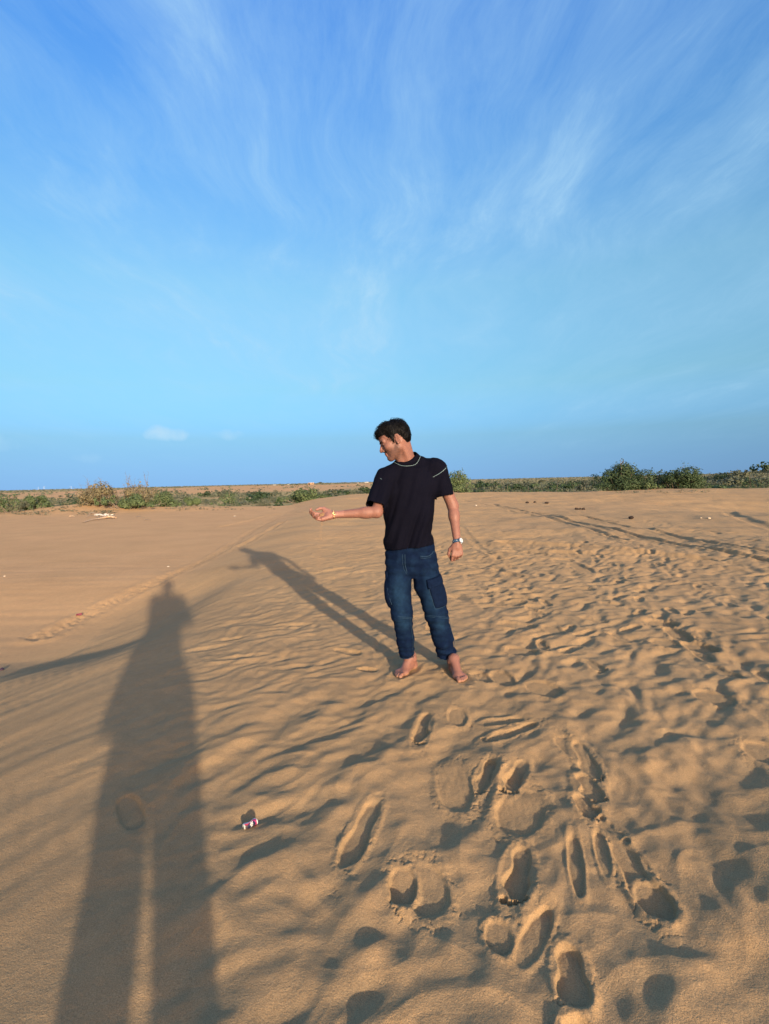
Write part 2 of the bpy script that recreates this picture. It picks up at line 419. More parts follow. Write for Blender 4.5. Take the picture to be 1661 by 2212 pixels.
# weathered hollows of old footsteps
cnt = 0
while cnt < 1000:
    rr0 = 1.1 + 13.0 * random.random() ** 1.5; a0 = math.radians(random.uniform(-44, 44))
    x0, y0 = rr0 * math.sin(a0), rr0 * math.cos(a0)
    line = x0 + 0.12 + 0.30 * min(y0, 6.0)
    if line < 0.0 or (line < 0.5 and random.random() < 0.6): continue
    cnt += 1
    if x0 < 0.6 and y0 > 2.9 and y0 < 4.3: continue
    if x0 < 0.9 and y0 > 4.2 and random.random() < 0.55: continue
    a = random.uniform(0.055, 0.125); b = a * random.uniform(0.45, 0.8)
    if y0 < 2.2 and x0 < 0.4: a *= 1.1; b *= 1.1
    soft(x0, y0, random.gauss(0.9, 0.7) + (0.5 if x0 > 1 else 0), a, b, random.uniform(0.004, 0.012) * (0.62 if y0 < 3 else 1.0))
for (u, v, a, b, th, d) in ((640, 1540, .26, .10, 1.0, .022), (560, 1600, .2, .09, 1.2, .02), (490, 1640, .22, .06, 1.0, .035), (600, 1690, .1, .06, 0.4, .028), (640, 1750, .09, .06, 0, .03),
                          (700, 1725, .12, .06, .3, .028), (560, 1760, .09, .045, .5, .022), (590, 1905, .13, .08, .6, .035), (640, 1960, .12, .07, 0, .032), (480, 1970, .14, .08, 1.1, .02),
                          (700, 2030, .13, .09, .4, .036), (520, 2120, .09, .06, .5, .028), (740, 2150, .1, .07, .8, .03), (590, 2180, .10, .07, 0, .026), (800, 2130, .07, .07, 1.0, .03),
                          (1030, 1990, .14, .05, 1.3, .03), (1400, 1730, .17, .07, 2.1, .016), (1500, 1830, .2, .07, 2.1, .018), (1600, 1900, .18, .08, 2.0, .016), (1560, 1720, .18, .07, 2.1, .016),
                          (1480, 1690, .13, .08, 1.9, .026), (1390, 1620, .13, .08, 2, .022), (1480, 2050, .2, .07, 2.0, .016), (1600, 2080, .18, .08, 1.9, .018), (450, 1400, .16, .05, .25, .018),
                          (500, 1380, .15, .04, .25, .018), (630, 1350, .17, .04, .2, .02), (700, 1330, .12, .04, .2, .012), (520, 1420, .16, .04, .2, .016), (640, 1440, .14, .04, .2, .014)):
    p = hit(u, v); soft(p.x, p.y, th, a, b, d)

# trails of bare and shod feet going and coming, half blown over
rt = random.Random(21)
for (xa, ya, xb, yb, kind) in ((1.35, 3.5, 1.9, 9.5, 'foot'), (2.3, 3.2, 3.9, 10.5, 'shoe'), (.25, 4.6, 1.6, 12, 'foot'), (2.5, 3.0, .9, 6.5, 'shoe'), (3.4, 4.5, 5.2, 12, 'foot'), (1.3, 3.9, 3.2, 5.2, 'shoe')):
    n_ = max(2, int(math.hypot(xb - xa, yb - ya) / .42)); dxn, dyn = unit2 = ((xb - xa) / math.hypot(xb - xa, yb - ya), (yb - ya) / math.hypot(xb - xa, yb - ya))
    sg = rt.choice((-1, 1))
    for k in range(n_):
        t_ = (k + rt.uniform(-.2, .2)) / n_; sd_ = 1 if k % 2 else -1
        cx_, cy_ = xa + (xb - xa) * t_ - dyn * .10 * sd_ + rt.gauss(0, .03), ya + (yb - ya) * t_ + dxn * .10 * sd_ + rt.gauss(0, .03)
        a_ = math.atan2(dyn, dxn) + rt.gauss(0, .16) + (math.pi if sg < 0 else 0); hl_ = .125
        step(Vector((cx_ - math.cos(a_) * hl_, cy_ - math.sin(a_) * hl_, 0)), Vector((cx_ + math.cos(a_) * hl_, cy_ + math.sin(a_) * hl_, 0)), .095, rt.uniform(.009, .017), kind, -sd_ * sg, rt.uniform(0, .4), rt.uniform(.1, .5))
# the prints one can pick out
F = fresh
F((812, 1728), (742, 1868), .105, .042, 'shoe', 1, .35)
F((884, 1880), (868, 1958), .105, .038, 'oval', 1, .5); F((905, 1862), (935, 1974), .16, .036, 'oval', 1, .5); F((868, 1870), (872, 1948), .10, .045, 'oval', 1, .6)
F((1128, 1828), (1105, 1958), .105, .040, 'foot', -1, .3)
F((1140, 1705), (1105, 1800), .20, .030, 'oval', 1, .6)
F((1132, 1640), (1092, 1715), .095, .034, 'foot', -1, .3)
F((1064, 1645), (1022, 1716), .090, .032, 'foot', -1, .4)
F((975, 1650), (990, 1748), .17, .026, 'oval', 1, .7)
F((922, 1540), (902, 1612), .095, .030, 'foot', 1, .2)
F((985, 1528), (990, 1566), .12, .022, 'oval', 1, .5)
F((1130, 1552), (1036, 1560), .095, .026, 'shoe', 1, -.2)
F((1158, 1562), (1042, 1600), .095, .030, 'foot', -1, -.2)
F((1205, 1588), (1260, 1640), .12, .022, 'oval', 1, .3)
F((1244, 1600), (1290, 1690), .110, .040, 'foot', -1, .2)
F((1255, 1670), (1290, 1735), .120, .034, 'foot', -1, .2)
F((1250, 1715), (1288, 1770), .105, .036, 'foot', 1, .4)
F((1300, 1770), (1340, 1820), .10, .030, 'foot', 1, .2)
F((1330, 1812), (1425, 1978), .115, .044, 'shoe', 1, .45); F((1390, 1900), (1440, 1985), .12, .05, 'oval', 1, .3)
F((1236, 1800), (1252, 1935), .055, .026, 'oval', 1, .1, .4); F((1290, 1790), (1312, 1892), .05, .024, 'oval', 1, .1, .4)
F((1225, 2035), (1245, 2175), .10, .045, 'shoe', 1, -.25)
F((1185, 1962), (1118, 2085), .075, .030, 'oval', 1, -.2, .4)
F((1068, 1985), (1085, 2060), .085, .026, 'oval', 1, .4)
F((1232, 2195), (1300, 2320), .11, .045, 'shoe', 1, 0)
F((1140, 1472), (1208, 1500), .21, .022, 'oval', 1, .5)
F((1500, 1490), (1584, 1522), .20, .034, 'oval', 1, .35)
F((1620, 1600), (1690, 1650), .20, .034, 'oval', 1, .3)
F((1395, 1338), (1462, 1352), .24, .040, 'oval', 1, .5, 2.2); F((1440, 1355), (1490, 1385), .16, .034, 'oval', 1, .4, 2.4); F((1480, 1385), (1545, 1410), .22, .045, 'oval', 1, .4, 1.6)
F((1410, 1380), (1465, 1398), .20, .022, 'oval', 1, .2, 1.6)
F((1076, 1345), (1158, 1354), .22, .026, 'shoe', 1, .3)
F((1092, 1400), (1160, 1412), .2, .022, 'oval', 1, .4)
F((1178, 1350), (1215, 1370), .16, .018, 'oval', 1, .4)
F((1022, 1452), (1072, 1470), .20, .022, 'foot', 1, .2); F((1072, 1448), (1100, 1480), .15, .022, 'oval', 1, .5)
F((1190, 1208), (1240, 1211), .34, .030, 'oval', 1, .5); F((1232, 1214), (1275, 1236), .28, .034, 'shoe', 1, .3, 1.5)
F((1235, 1268), (1282, 1274), .22, .026, 'oval', 1, .4); F((1295, 1300), (1345, 1308), .16, .020, 'shoe', 1, .4)
F((1070, 1300), (1100, 1304), .20, .020, 'oval', 1, .3); F((1098, 1298), (1130, 1306), .22, .024, 'oval', 1, .3); F((1135, 1308), (1175, 1314), .15, .018, 'oval', 1, .4)
F((1065, 1222), (1115, 1226), .26, .024, 'oval', 1, .3); F((1110, 1175), (1160, 1178), .26, .022, 'oval', 1, .3); F((1090, 1236), (1125, 1246), .2, .02, 'shoe', 1, .2)
F((1150, 1196), (1180, 1200), .2, .018, 'oval', 1, .3); F((1030, 1165), (1060, 1172), .2, .018, 'oval', 1, .3)
F((775, 1444), (812, 1450), .085, .022, 'oval', 1, .2)
F((720, 1402), (778, 1414), .11, .020, 'shoe', 1, .3)
F((268, 1718), (296, 1790), .10, .022, 'oval', 1, .3, .6)
F((700, 1236), (760, 1226), .30, .020, 'shoe', 1, .1)
for k in range(60):                       # trodden strip running up the middle towards the far crest
    t = random.random(); v = 1100 + 190 * t ** 1.3; u = 1000 + 110 * t + random.gauss(0, 26 + 40 * t)
    p = hit(u, v); R0 = random.uniform(.09, .16)
    soft(p.x, p.y, random.uniform(0, 3), R0, R0 * .6, random.uniform(.018, .035))
for k in range(90):                       # a line of steps beside the wheel tracks
    t = random.random(); u = 1120 + 520 * t; v = 1086 + 62 * t + 26 * t * t + random.gauss(0, 5)
    p = hit(u, v); R0 = random.uniform(.08, .15)
    soft(p.x, p.y, random.uniform(0, 3), R0, R0 * .6, random.uniform(.015, .035))

def groove(pts_px, width, dep, rimh=0.4, seed=0, rough=0.0):
    pts = [hit(*p) for p in pts_px]
    P = []
    for a, b in zip(pts[:-1], pts[1:]):
        n = max(2, int((b - a).length / 0.5))
        for k in range(n): P.append(a.lerp(b, k / n))
    P.append(pts[-1])
    # smooth the line
    Q = np.array([(p.x, p.y) for p in P])
    for _ in range(8): Q[1:-1] = 0.25 * Q[:-2] + 0.5 * Q[1:-1] + 0.25 * Q[2:]
    best = np.full((NEAR, NA), 9.0, np.float32)
    for (x0, y0), (x1, y1) in zip(Q[:-1], Q[1:]):
        mx_, my_ = (x0 + x1) / 2, (y0 + y1) / 2
        hl = math.hypot(x1 - x0, y1 - y0) / 2
        w = window(mx_, my_, hl + width * 2.4)
        w = (slice(w[0].start, min(w[0].stop, NEAR)), w[1])
        X, Y = GX[w], GY[w]
        if X.size == 0: continue
        dx, dy = x1 - x0, y1 - y0
        t = np.clip(((X - x0) * dx + (Y - y0) * dy) / max(dx * dx + dy * dy, 1e-9), 0, 1)
        d = np.hypot(X - x0 - t * dx, Y - y0 - t * dy)
        best[w] = np.minimum(best[w], d)
    s = best / width
    msk = s < 2.5
    X, Y, s = GX[:NEAR][msk], GY[:NEAR][msk], s[msk]
    var = 1 + rough * perlin(X / 0.5, Y / 0.5, seed + 200)
    GZ[:NEAR][msk] += var * (-dep * np.exp(-(s * 1.6) ** 4) + rimh * dep * np.exp(-((s - 1.05) / 0.35) ** 2)) + rough * 0.02 * perlin(X / 0.07, Y / 0.07, seed) * np.exp(-s * s)
    GW[:NEAR][msk] = np.maximum(GW[:NEAR][msk], 0.7 * np.exp(-(s / 1.3) ** 2))
groove([(1062, 1088), (1180, 1114), (1300, 1140), (1420, 1165), (1540, 1190), (1700, 1216)], .13, .038, .5, 1, .7)
groove([(1150, 1106), (1260, 1116), (1360, 1137), (1470, 1160), (1560, 1178), (1700, 1200)], .13, .034, .5, 2, .7)
groove([(1100, 1104), (1200, 1122), (1290, 1148), (1350, 1166)], .12, .028, .5, 3, .6)
groove([(1000, 1080), (1060, 1092), (1130, 1104), (1200, 1112), (1330, 1128)], .10, .03, .4, 4, .4)
groove([(1090, 1172), (1200, 1178), (1330, 1186), (1420, 1200), (1520, 1208)], .26, .035, .6, 5, .3)
groove([(1100, 1192), (1220, 1192), (1330, 1200)], .2, .02, .6, 6, .3)
groove([(1000, 1140), (1020, 1170), (1080, 1210)], .10, .008, .5, 7, .5)
groove([(1340, 1078), (1440, 1088), (1540, 1106), (1600, 1120), (1700, 1146)], .25, .035, .2, 8, .1)
# turned sand along the foot of the slope
groove([(640, 1104), (600, 1118), (540, 1150), (480, 1192), (420, 1224), (350, 1254), (260, 1292), (180, 1330), (90, 1376)], .20, .012, .8, 9, 1.0)
groove([(648, 1108), (625, 1106), (585, 1112), (540, 1126), (480, 1138)], .22, .022, .6, 10, .7)
groove([(610, 1128), (570, 1152), (520, 1180)], .16, .03, .5, 11, .6)

def foot_bed(heel_px, toe_px):
    h, t = hit(*heel_px), hit(*toe_px); x0, y0 = (h.x + t.x) / 2, (h.y + t.y) / 2
    th = math.atan2(t.y - h.y, t.x - h.x); w = window(x0, y0, .32); X, Y = GX[w] - x0, GY[w] - y0
    u = X * math.cos(th) + Y * math.sin(th); v = -X * math.sin(th) + Y * math.cos(th)
    so = np.sqrt((u / .135) ** 2 + (v / .055) ** 2)
    k = ss(2.4, 1.0, so); g0 = base(GX[w], GY[w])
    GZ[w] = GZ[w] * (1 - k) + (g0 + .003) * k
    GZ[w] += .0055 * np.exp(-((so - 1.45) / .30) ** 2) * (.8 + .8 * perlin(GX[w] / .035, GY[w] / .035, 120)) - .006 * np.exp(-(so / 1.0) ** 4)
foot_bed((897.9, 1440), (850.6, 1466)); foot_bed((974, 1446), (1004, 1476))

def gz(x, y):
    """height of the finished sheet"""
    r0 = math.hypot(x, y); a0 = math.atan2(x, y)
    i = int(np.clip(np.searchsorted(rad, r0) - 1, 0, NR - 2)); j = int(np.clip(np.searchsorted(ang, a0) - 1, 0, NA - 2))
    fi = (r0 - rad[i]) / (rad[i + 1] - rad[i]); fj = (a0 - ang[j]) / (ang[j + 1] - ang[j])
    return float((GZ[i, j] * (1 - fj) + GZ[i, j + 1] * fj) * (1 - fi) + (GZ[i + 1, j] * (1 - fj) + GZ[i + 1, j + 1] * fj) * fi)
def ground(u, v):
    p = hit(u, v); p.z = gz(p.x, p.y); return p

def scrubbiness(x, y):
    rr = np.sqrt(x * x + y * y); az = np.arctan2(x, np.maximum(y, 1e-3))
    s = ss(50, 70, rr)
    patch = fbm(x / 22.0, y / 22.0, 3, 101)
    wideL = ss(0.03, -0.06, az) * ss(-1.3, -1.0, az)
    bare = wideL * ss(230, 300, rr) * ss(1200, 900, rr)
    return s * np.clip(0.88 + 0.45 * patch - 1.0 * bare, 0, 1)

def make_ground():
    GV = np.stack([GX, GY, GZ], -1).reshape(-1, 3)
    ii, jj = np.meshgrid(np.arange(1, NR - 1), np.arange(NA), indexing='ij')
    jn = (jj + 1) % NA
    q = np.stack([ii * NA + jj, (ii + 1) * NA + jj, (ii + 1) * NA + jn, ii * NA + jn], -1).reshape(-1, 4)
    # centre: a small cap of triangles drawn as quads is avoided by reusing ring 1 round one vertex
    c0 = np.stack([np.zeros(NA, int), NA + np.arange(NA), NA + (np.arange(NA) + 1) % NA], -1)
    me = bpy.data.meshes.new('sand')
    nv = len(GV); nf = len(q) + len(c0)
    me.vertices.add(nv); me.vertices.foreach_set('co', GV.astype(np.float32).ravel())
    lv = np.concatenate([q.ravel(), c0.ravel()]).astype(np.int32)
    me.loops.add(len(lv)); me.loops.foreach_set('vertex_index', lv)
    ls = np.concatenate([np.arange(len(q)) * 4, len(q) * 4 + np.arange(len(c0)) * 3]).astype(np.int32)
    me.polygons.add(nf); me.polygons.foreach_set('loop_start', ls)
    me.polygons.foreach_set('use_smooth', np.ones(nf, bool))
    me.update(calc_edges=True)
    X, Y = GX.ravel(), GY.ravel()
    sc = scrubbiness(X, Y)
    rr = np.sqrt(X * X + Y * Y)
    orange = ss(-3.0, -4.4, X - 0.0) * ss(45, 35, rr) * 0.8 + ss(90, 160, rr) * 0.9
    orange = np.clip(orange + 0.25 * fbm(X / 3.0, Y / 3.0, 2, 111), 0, 1)
    vattr(me, 'ground', np.stack([sc, np.clip(GW.ravel(), 0, 1), orange], -1))
    m = bpy.data.materials.new('sand'); m.use_nodes = True
    t = m.node_tree; b = t.nodes['Principled BSDF']
    b.inputs['Roughness'].default_value = 0.95; b.inputs['Diffuse Roughness'].default_value = 0.22; b.inputs['Specular IOR Level'].default_value = 0.12
    at_ = N(t, 'ShaderNodeAttribute', attribute_name='ground')
    sp = N(t, 'ShaderNodeSeparateColor'); L(t, at_.outputs['Color'], sp.inputs[0])
    co = N(t, 'ShaderNodeTexCoord')
    def noise(scale, detail=4, rough=0.5, src=None):
        n = N(t, 'ShaderNodeTexNoise'); n.inputs['Scale'].default_value = scale; n.inputs['Detail'].default_value = detail; n.inputs['Roughness'].default_value = rough
        L(t, src or co.outputs['Object'], n.inputs['Vector']); return n.outputs['Fac']
    def mix(f, a, bb, mode='MIX'):
        n = N(t, 'ShaderNodeMix', data_type='RGBA', blend_type=mode)
        for i, v in ((0, f), (6, a), (7, bb)):
            if isinstance(v, (float, int)): n.inputs[i].default_value = v
            elif isinstance(v, tuple): n.inputs[i].default_value = (*v, 1)
            else: L(t, v, n.inputs[i])
        return n.outputs[2]
    c = mix(sp.outputs[2], SAND_A, SAND_B)
    c = mix(math_node(t, 'MULTIPLY', sp.outputs[1], 0.14), c, SAND_FRESH)
    def vr(fac, lo, hi, a=0.3, bb=0.7):
        r_ = N(t, 'ShaderNodeMapRange'); r_.inputs['From Min'].default_value = a; r_.inputs['From Max'].default_value = bb
        r_.inputs['To Min'].default_value = lo; r_.inputs['To Max'].default_value = hi; L(t, fac, r_.inputs['Value'])
        g = N(t, 'ShaderNodeCombineColor')
        for k in range(3): L(t, r_.outputs[0], g.inputs[k])
        return g.outputs[0]
    c = mix(1.0, c, vr(noise(0.9, 5), 0.93, 1.07), 'MULTIPLY')
    c = mix(1.0, c, vr(noise(14, 5, 0.6), 0.94, 1.06), 'MULTIPLY')
    c = mix(1.0, c, vr(noise(300, 3, 0.75), 0.66, 1.34), 'MULTIPLY')
    # the plain: dry earth between the shrubs
    pe = mix(vr(noise(0.16, 5, 0.65), 0.0, 1.0, 0.42, 0.58), PLAIN_A, PLAIN_B)
    c = mix(sp.outputs[0], c, pe)
    L(t, c, b.inputs['Base Color'])
    h = math_node(t, 'MULTIPLY', noise(210, 3, 0.75), 0.0026)
    h = math_node(t, 'MULTIPLY_ADD', noise(60, 3, 0.6), 0.0030, h)
    bp = N(t, 'ShaderNodeBump'); bp.inputs['Distance'].default_value = 1.0; bp.inputs['Strength'].default_value = 0.85
    L(t, h, bp.inputs['Height']); L(t, bp.outputs[0], b.inputs['Normal'])
    o = link('ground', me, m)
    tag(o, 'pale orange desert sand trodden with footprints and wheel tracks', kind='structure')
    return o
SAND_A = (0.368, 0.243, 0.126)
SAND_B = (0.405, 0.257, 0.136)
SAND_FRESH = (0.37, 0.225, 0.100)
PLAIN_A = (0.33, 0.26, 0.13)
PLAIN_B = (0.17, 0.17, 0.075)
make_ground()

# ------------------------------------------------------------------ modelling kit: blended solids on a grid -> one smooth skin
class Field:
    def __init__(self, lo, hi, h):
        self.h = h; self.lo = np.array(lo, float)
        self.n = np.ceil((np.array(hi) - self.lo) / h).astype(int) + 1
        self.f = np.full(self.n, 0.3, np.float32)
        self.ax = [self.lo[k] + h * np.arange(self.n[k]) for k in range(3)]
    def win(self, lo, hi):
        i0 = np.clip(np.floor((np.array(lo) - self.lo) / self.h).astype(int), 0, self.n - 1)
        i1 = np.clip(np.ceil((np.array(hi) - self.lo) / self.h).astype(int) + 1, 1, self.n)
        sl = tuple(slice(a, b) for a, b in zip(i0, i1))
        X = self.ax[0][sl[0]][:, None, None].astype(np.float32); Y = self.ax[1][sl[1]][None, :, None].astype(np.float32); Z = self.ax[2][sl[2]][None, None, :].astype(np.float32)
        return sl, X, Y, Z
    def comb(self, sl, d, k, sub=False):
        f = self.f[sl]
        if sub:
            d = -d
            hh = np.clip(0.5 - 0.5 * (f - d) / k, 0, 1) if k > 0 else None
            self.f[sl] = np.maximum(f, d) if hh is None else f * (1 - hh) + d * hh + k * hh * (1 - hh)
        elif k > 0:
            hh = np.clip(0.5 + 0.5 * (d - f) / k, 0, 1)
            self.f[sl] = d * (1 - hh) + f * hh - k * hh * (1 - hh)
        else: self.f[sl] = np.minimum(f, d)
    def cone(self, a, b, ra, rb, k=0.0, squash=None, sub=False):
        """rounded cone a-b; squash=(axis, factor): factor < 1 flattens along the axis"""
        a = np.array(a, float); b = np.array(b, float); m = max(ra, rb) + 0.035 + k
        sl, X, Y, Z = self.win(np.minimum(a, b) - m, np.maximum(a, b) + m)
        ab = b - a; L2 = max(float(ab @ ab), 1e-9)
        px, py, pz = X - a[0], Y - a[1], Z - a[2]
        t = np.clip((px * ab[0] + py * ab[1] + pz * ab[2]) / L2, 0, 1)
        qx, qy, qz = px - t * ab[0], py - t * ab[1], pz - t * ab[2]
        if squash:
            u = np.array(squash[0], float); u /= np.linalg.norm(u)
            du = qx * u[0] + qy * u[1] + qz * u[2]; g = 1 / squash[1] - 1
            qx, qy, qz = qx + du * g * u[0], qy + du * g * u[1], qz + du * g * u[2]
        d = (np.sqrt(qx * qx + qy * qy + qz * qz) - (ra + (rb - ra) * t)) * (squash[1] ** 0.5 if squash else 1)
        self.comb(sl, d.astype(np.float32), k, sub)
    def ell(self, c, r, k=0.0, frame=None, sub=False, p=2.0):
        c = np.array(c, float); m = max(r) + 0.035 + k
        sl, X, Y, Z = self.win(c - m, c + m)
        X, Y, Z = X - c[0], Y - c[1], Z - c[2]
        if frame is not None:
            A, B, Cc = [np.array(v, float) for v in frame]
            X, Y, Z = (X * A[0] + Y * A[1] + Z * A[2], X * B[0] + Y * B[1] + Z * B[2], X * Cc[0] + Y * Cc[1] + Z * Cc[2])
        k0 = (np.abs(X / r[0]) ** p + np.abs(Y / r[1]) ** p + np.abs(Z / r[2]) ** p) ** (1 / p)
        k1 = np.sqrt((X / r[0] ** 2) ** 2 + (Y / r[1] ** 2) ** 2 + (Z / r[2] ** 2) ** 2) + 1e-6
        d = k0 * (k0 - 1) / k1 if p == 2.0 else (k0 - 1) * min(r)
        self.comb(sl, d.astype(np.float32), k, sub)
    def loft(self, secs, k=0.0, p=2.4):
        """secs: (cx, cy, z, rx, ry, twist) from top to bottom or bottom to top, upright body sections"""
        secs = sorted(secs, key=lambda s: s[2]); a = np.array(secs, float)
        m = 0.04 + k
        lo = (a[:, 0].min() - a[:, 3].max() - m, a[:, 1].min() - a[:, 3].max() - m, a[0, 2] - m)
        hi = (a[:, 0].max() + a[:, 3].max() + m, a[:, 1].max() + a[:, 3].max() + m, a[-1, 2] + m)
        sl, X, Y, Z = self.win(lo, hi)
        z = Z.ravel()
        def sm(col):
            zz = np.linspace(a[0, 2], a[-1, 2], 200); v = np.interp(zz, a[:, 2], a[:, col])
            w = 13; kern = np.hanning(w + 2)[1:-1]; kern /= kern.sum()
            v = np.convolve(np.pad(v, w // 2, mode='edge'), kern, 'valid')
            return np.interp(z, zz, v)[None, None, :]
        cx, cy, rx, ry, tw = sm(0), sm(1), sm(3), sm(4), sm(5)
        x, y = X - cx, Y - cy
        c, s = np.cos(tw), np.sin(tw)
        x, y = x * c + y * s, -x * s + y * c
        d = ((np.abs(x / rx) ** p + np.abs(y / ry) ** p) ** (1 / p) - 1) * np.minimum(rx, ry)
        d = np.maximum(d, np.maximum(a[0, 2] - Z, Z - a[-1, 2]))
        self.comb(sl, d.astype(np.float32), k)
    def cutaway(self, c, n, lo, hi):
        """cut everything on the n side of the plane, inside the box only"""
        sl, X, Y, Z = self.win(lo, hi)
        n = np.array(n, float); n /= np.linalg.norm(n)
        d = (X - c[0]) * n[0] + (Y - c[1]) * n[1] + (Z - c[2]) * n[2]
        self.f[sl] = np.maximum(self.f[sl], d)
    def at(self, p):
        g = (np.asarray(p, float) - self.lo) / self.h
        g = np.clip(g, 0, self.n - 1.001); i = g.astype(int); t = g - i
        f = self.f; r = 0
        for dx in (0, 1):
            for dy in (0, 1):
                for dz in (0, 1):
                    w = (t[..., 0] if dx else 1 - t[..., 0]) * (t[..., 1] if dy else 1 - t[..., 1]) * (t[..., 2] if dz else 1 - t[..., 2])
                    r = r + w * f[i[..., 0] + dx, i[..., 1] + dy, i[..., 2] + dz]
        return r
    def march(self, c, d, rmax, off=0.0):
        """last inside point going out from c along d, pushed out by off"""
        c = np.array(c, float); d = np.array(d, float); d /= np.linalg.norm(d)
        ts = np.linspace(0, rmax, 160)
        v = self.at(c[None] + ts[:, None] * d[None])
        i = np.where(v > 0)[0]
        t = ts[i[0]] if len(i) else rmax
        return Vector(c + d * (t + off))
    def mesh(self):
        f, h = self.f, self.h
        s = f < 0
        cnt = np.zeros(np.array(f.shape) - 1, np.int8)
        for dx in (0, 1):
            for dy in (0, 1):
                for dz in (0, 1):
                    cnt += s[dx:f.shape[0] - 1 + dx, dy:f.shape[1] - 1 + dy, dz:f.shape[2] - 1 + dz]
        act = np.argwhere((cnt > 0) & (cnt < 8))
        idx = np.full(cnt.shape, -1, np.int32); idx[act[:, 0], act[:, 1], act[:, 2]] = np.arange(len(act))
        cv = {}
        for dx in (0, 1):
            for dy in (0, 1):
                for dz in (0, 1): cv[(dx, dy, dz)] = f[act[:, 0] + dx, act[:, 1] + dy, act[:, 2] + dz]
        acc = np.zeros((len(act), 3)); nn = np.zeros(len(act))
        for a in cv:
            for k in range(3):
                if a[k]: continue
                b = list(a); b[k] = 1; b = tuple(b)
                va, vb = cv[a], cv[b]; cr = (va < 0) != (vb < 0)
                t = np.where(cr, va / np.where(cr, va - vb, 1), 0)
                p = np.tile(np.array(a, float), (len(act), 1)); p[:, k] = t
                acc += p * cr[:, None]; nn += cr
        V = self.lo + h * (act + acc / nn[:, None])
        F = []
        for k in range(3):
            sa = [slice(None)] * 3; sb = [slice(None)] * 3
            sa[k] = slice(0, -1); sb[k] = slice(1, None)
            e = np.argwhere(s[tuple(sa)] != s[tuple(sb)])
            o1, o2 = (k + 1) % 3, (k + 2) % 3
            lim = np.array(f.shape) - 1
            e = e[(e[:, o1] > 0) & (e[:, o2] > 0) & (e[:, o1] < lim[o1]) & (e[:, o2] < lim[o2])]
            def cell(d1, d2):
                c = e.copy(); c[:, o1] += d1; c[:, o2] += d2
                return idx[c[:, 0], c[:, 1], c[:, 2]]
            q = np.stack([cell(-1, -1), cell(0, -1), cell(0, 0), cell(-1, 0)], -1)
            inside = s[e[:, 0], e[:, 1], e[:, 2]]
            q[~inside] = q[~inside][:, ::-1]
            F.append(q)
        return V, np.concatenate(F)

def vnormals(V, F):
    n = np.cross(V[F[:, 2]] - V[F[:, 0]], V[F[:, 3]] - V[F[:, 1]]) if F.shape[1] == 4 else np.cross(V[F[:, 1]] - V[F[:, 0]], V[F[:, 2]] - V[F[:, 0]])
    vn = np.zeros_like(V)
    for k in range(F.shape[1]): np.add.at(vn, F[:, k], n)
    return vn / (np.linalg.norm(vn, axis=1, keepdims=True) + 1e-12)
def relax(V, F, it=2, w=0.5):
    for _ in range(it):
        acc = np.zeros_like(V); c = np.zeros(len(V))
        k = F.shape[1]
        for a in range(k):
            b = (a + 1) % k
            np.add.at(acc, F[:, a], V[F[:, b]]); np.add.at(c, F[:, a], 1)
            np.add.at(acc, F[:, b], V[F[:, a]]); np.add.at(c, F[:, b], 1)
        V = V * (1 - w) + w * acc / c[:, None]
    return V
def perlin3(P, scale, seed=0):
    """cheap 3-D noise from three crossed 2-D sheets"""
    x, y, z = (P[:, 0] * scale[0], P[:, 1] * scale[1], P[:, 2] * scale[2])
    return (perlin(x + 0.37 * z, y + 0.21 * z, seed) + perlin(y - 0.33 * x, z + 0.27 * x, seed + 1) + perlin(z + 0.41 * y, x - 0.29 * y, seed + 2)) / 1.8
def drop_faces(V, F, keep):
    F = F[keep]; used = np.unique(F); m = np.full(len(V), -1); m[used] = np.arange(len(used))
    return V[used], m[F]
def solidify(o, th, off=0.0):
    md = o.modifiers.new('thickness', 'SOLIDIFY'); md.thickness = th; md.offset = off; md.use_even_offset = False
def tube(pts, r, closed=False, nseg=6, name='tube', mat=None, parent=None, taper=None):
    pts = [Vector(p) for p in pts]; n = len(pts); V = []; F = []
    up = Vector((0.31, 0.22, 0.92))
    for i, p in enumerate(pts):
        a = pts[(i - 1) % n] if (closed or i > 0) else p; b = pts[(i + 1) % n] if (closed or i < n - 1) else p
        t = (b - a).normalized(); s = t.cross(up).normalized(); q = s.cross(t)
        rr = r * (taper(i / (n - 1)) if taper else 1)
        for k in range(nseg):
            an = 2 * math.pi * k / nseg
            V.append(p + (s * math.cos(an) + q * math.sin(an)) * rr)
    m = n if closed else n - 1
    for i in range(m):
        for k in range(nseg):
            i2 = (i + 1) % n
            F.append((i * nseg + k, i * nseg + (k + 1) % nseg, i2 * nseg + (k + 1) % nseg, i2 * nseg + k))
    if name is None: return V, F
    return link(name, mesh_np(name, V, F), mat, parent)
def unit(*v):
    v = np.array(v if len(v) > 1 else v[0], float); return v / np.linalg.norm(v)

# ------------------------------------------------------------------ the young man
skin = pmat('skin', (0.42, 0.19, 0.11), rough=0.55, spec=0.35, attr='tone', bump=(90, 0.0012))
hair_m = pmat('black_hair', (0.0028, 0.0028, 0.0034), rough=0.6, spec=0.10)
shirt_m = pmat('black_cotton', (0.0032, 0.0034, 0.0085), rough=0.9, spec=0.06, noise=(6, 0.15), bump=(500, 0.0006))
seam_m = pmat('pale_thread', (0.17, 0.25, 0.27), rough=0.8)
denim_m = pmat('dark_denim', (0.02, 0.05, 0.11), rough=0.9, spec=0.06, attr='wash', noise=(60, 0.22), bump=(260, 0.0012))
denim_dark = pmat('raw_denim', (0.0035, 0.0095, 0.030), rough=0.9, spec=0.06, noise=(60, 0.25), bump=(260, 0.0010))
denim_thread = pmat('denim_thread', (0.016, 0.045, 0.085), rough=0.8)
steel = pmat('watch_steel', (0.75, 0.75, 0.72), rough=0.22, metal=1.0)
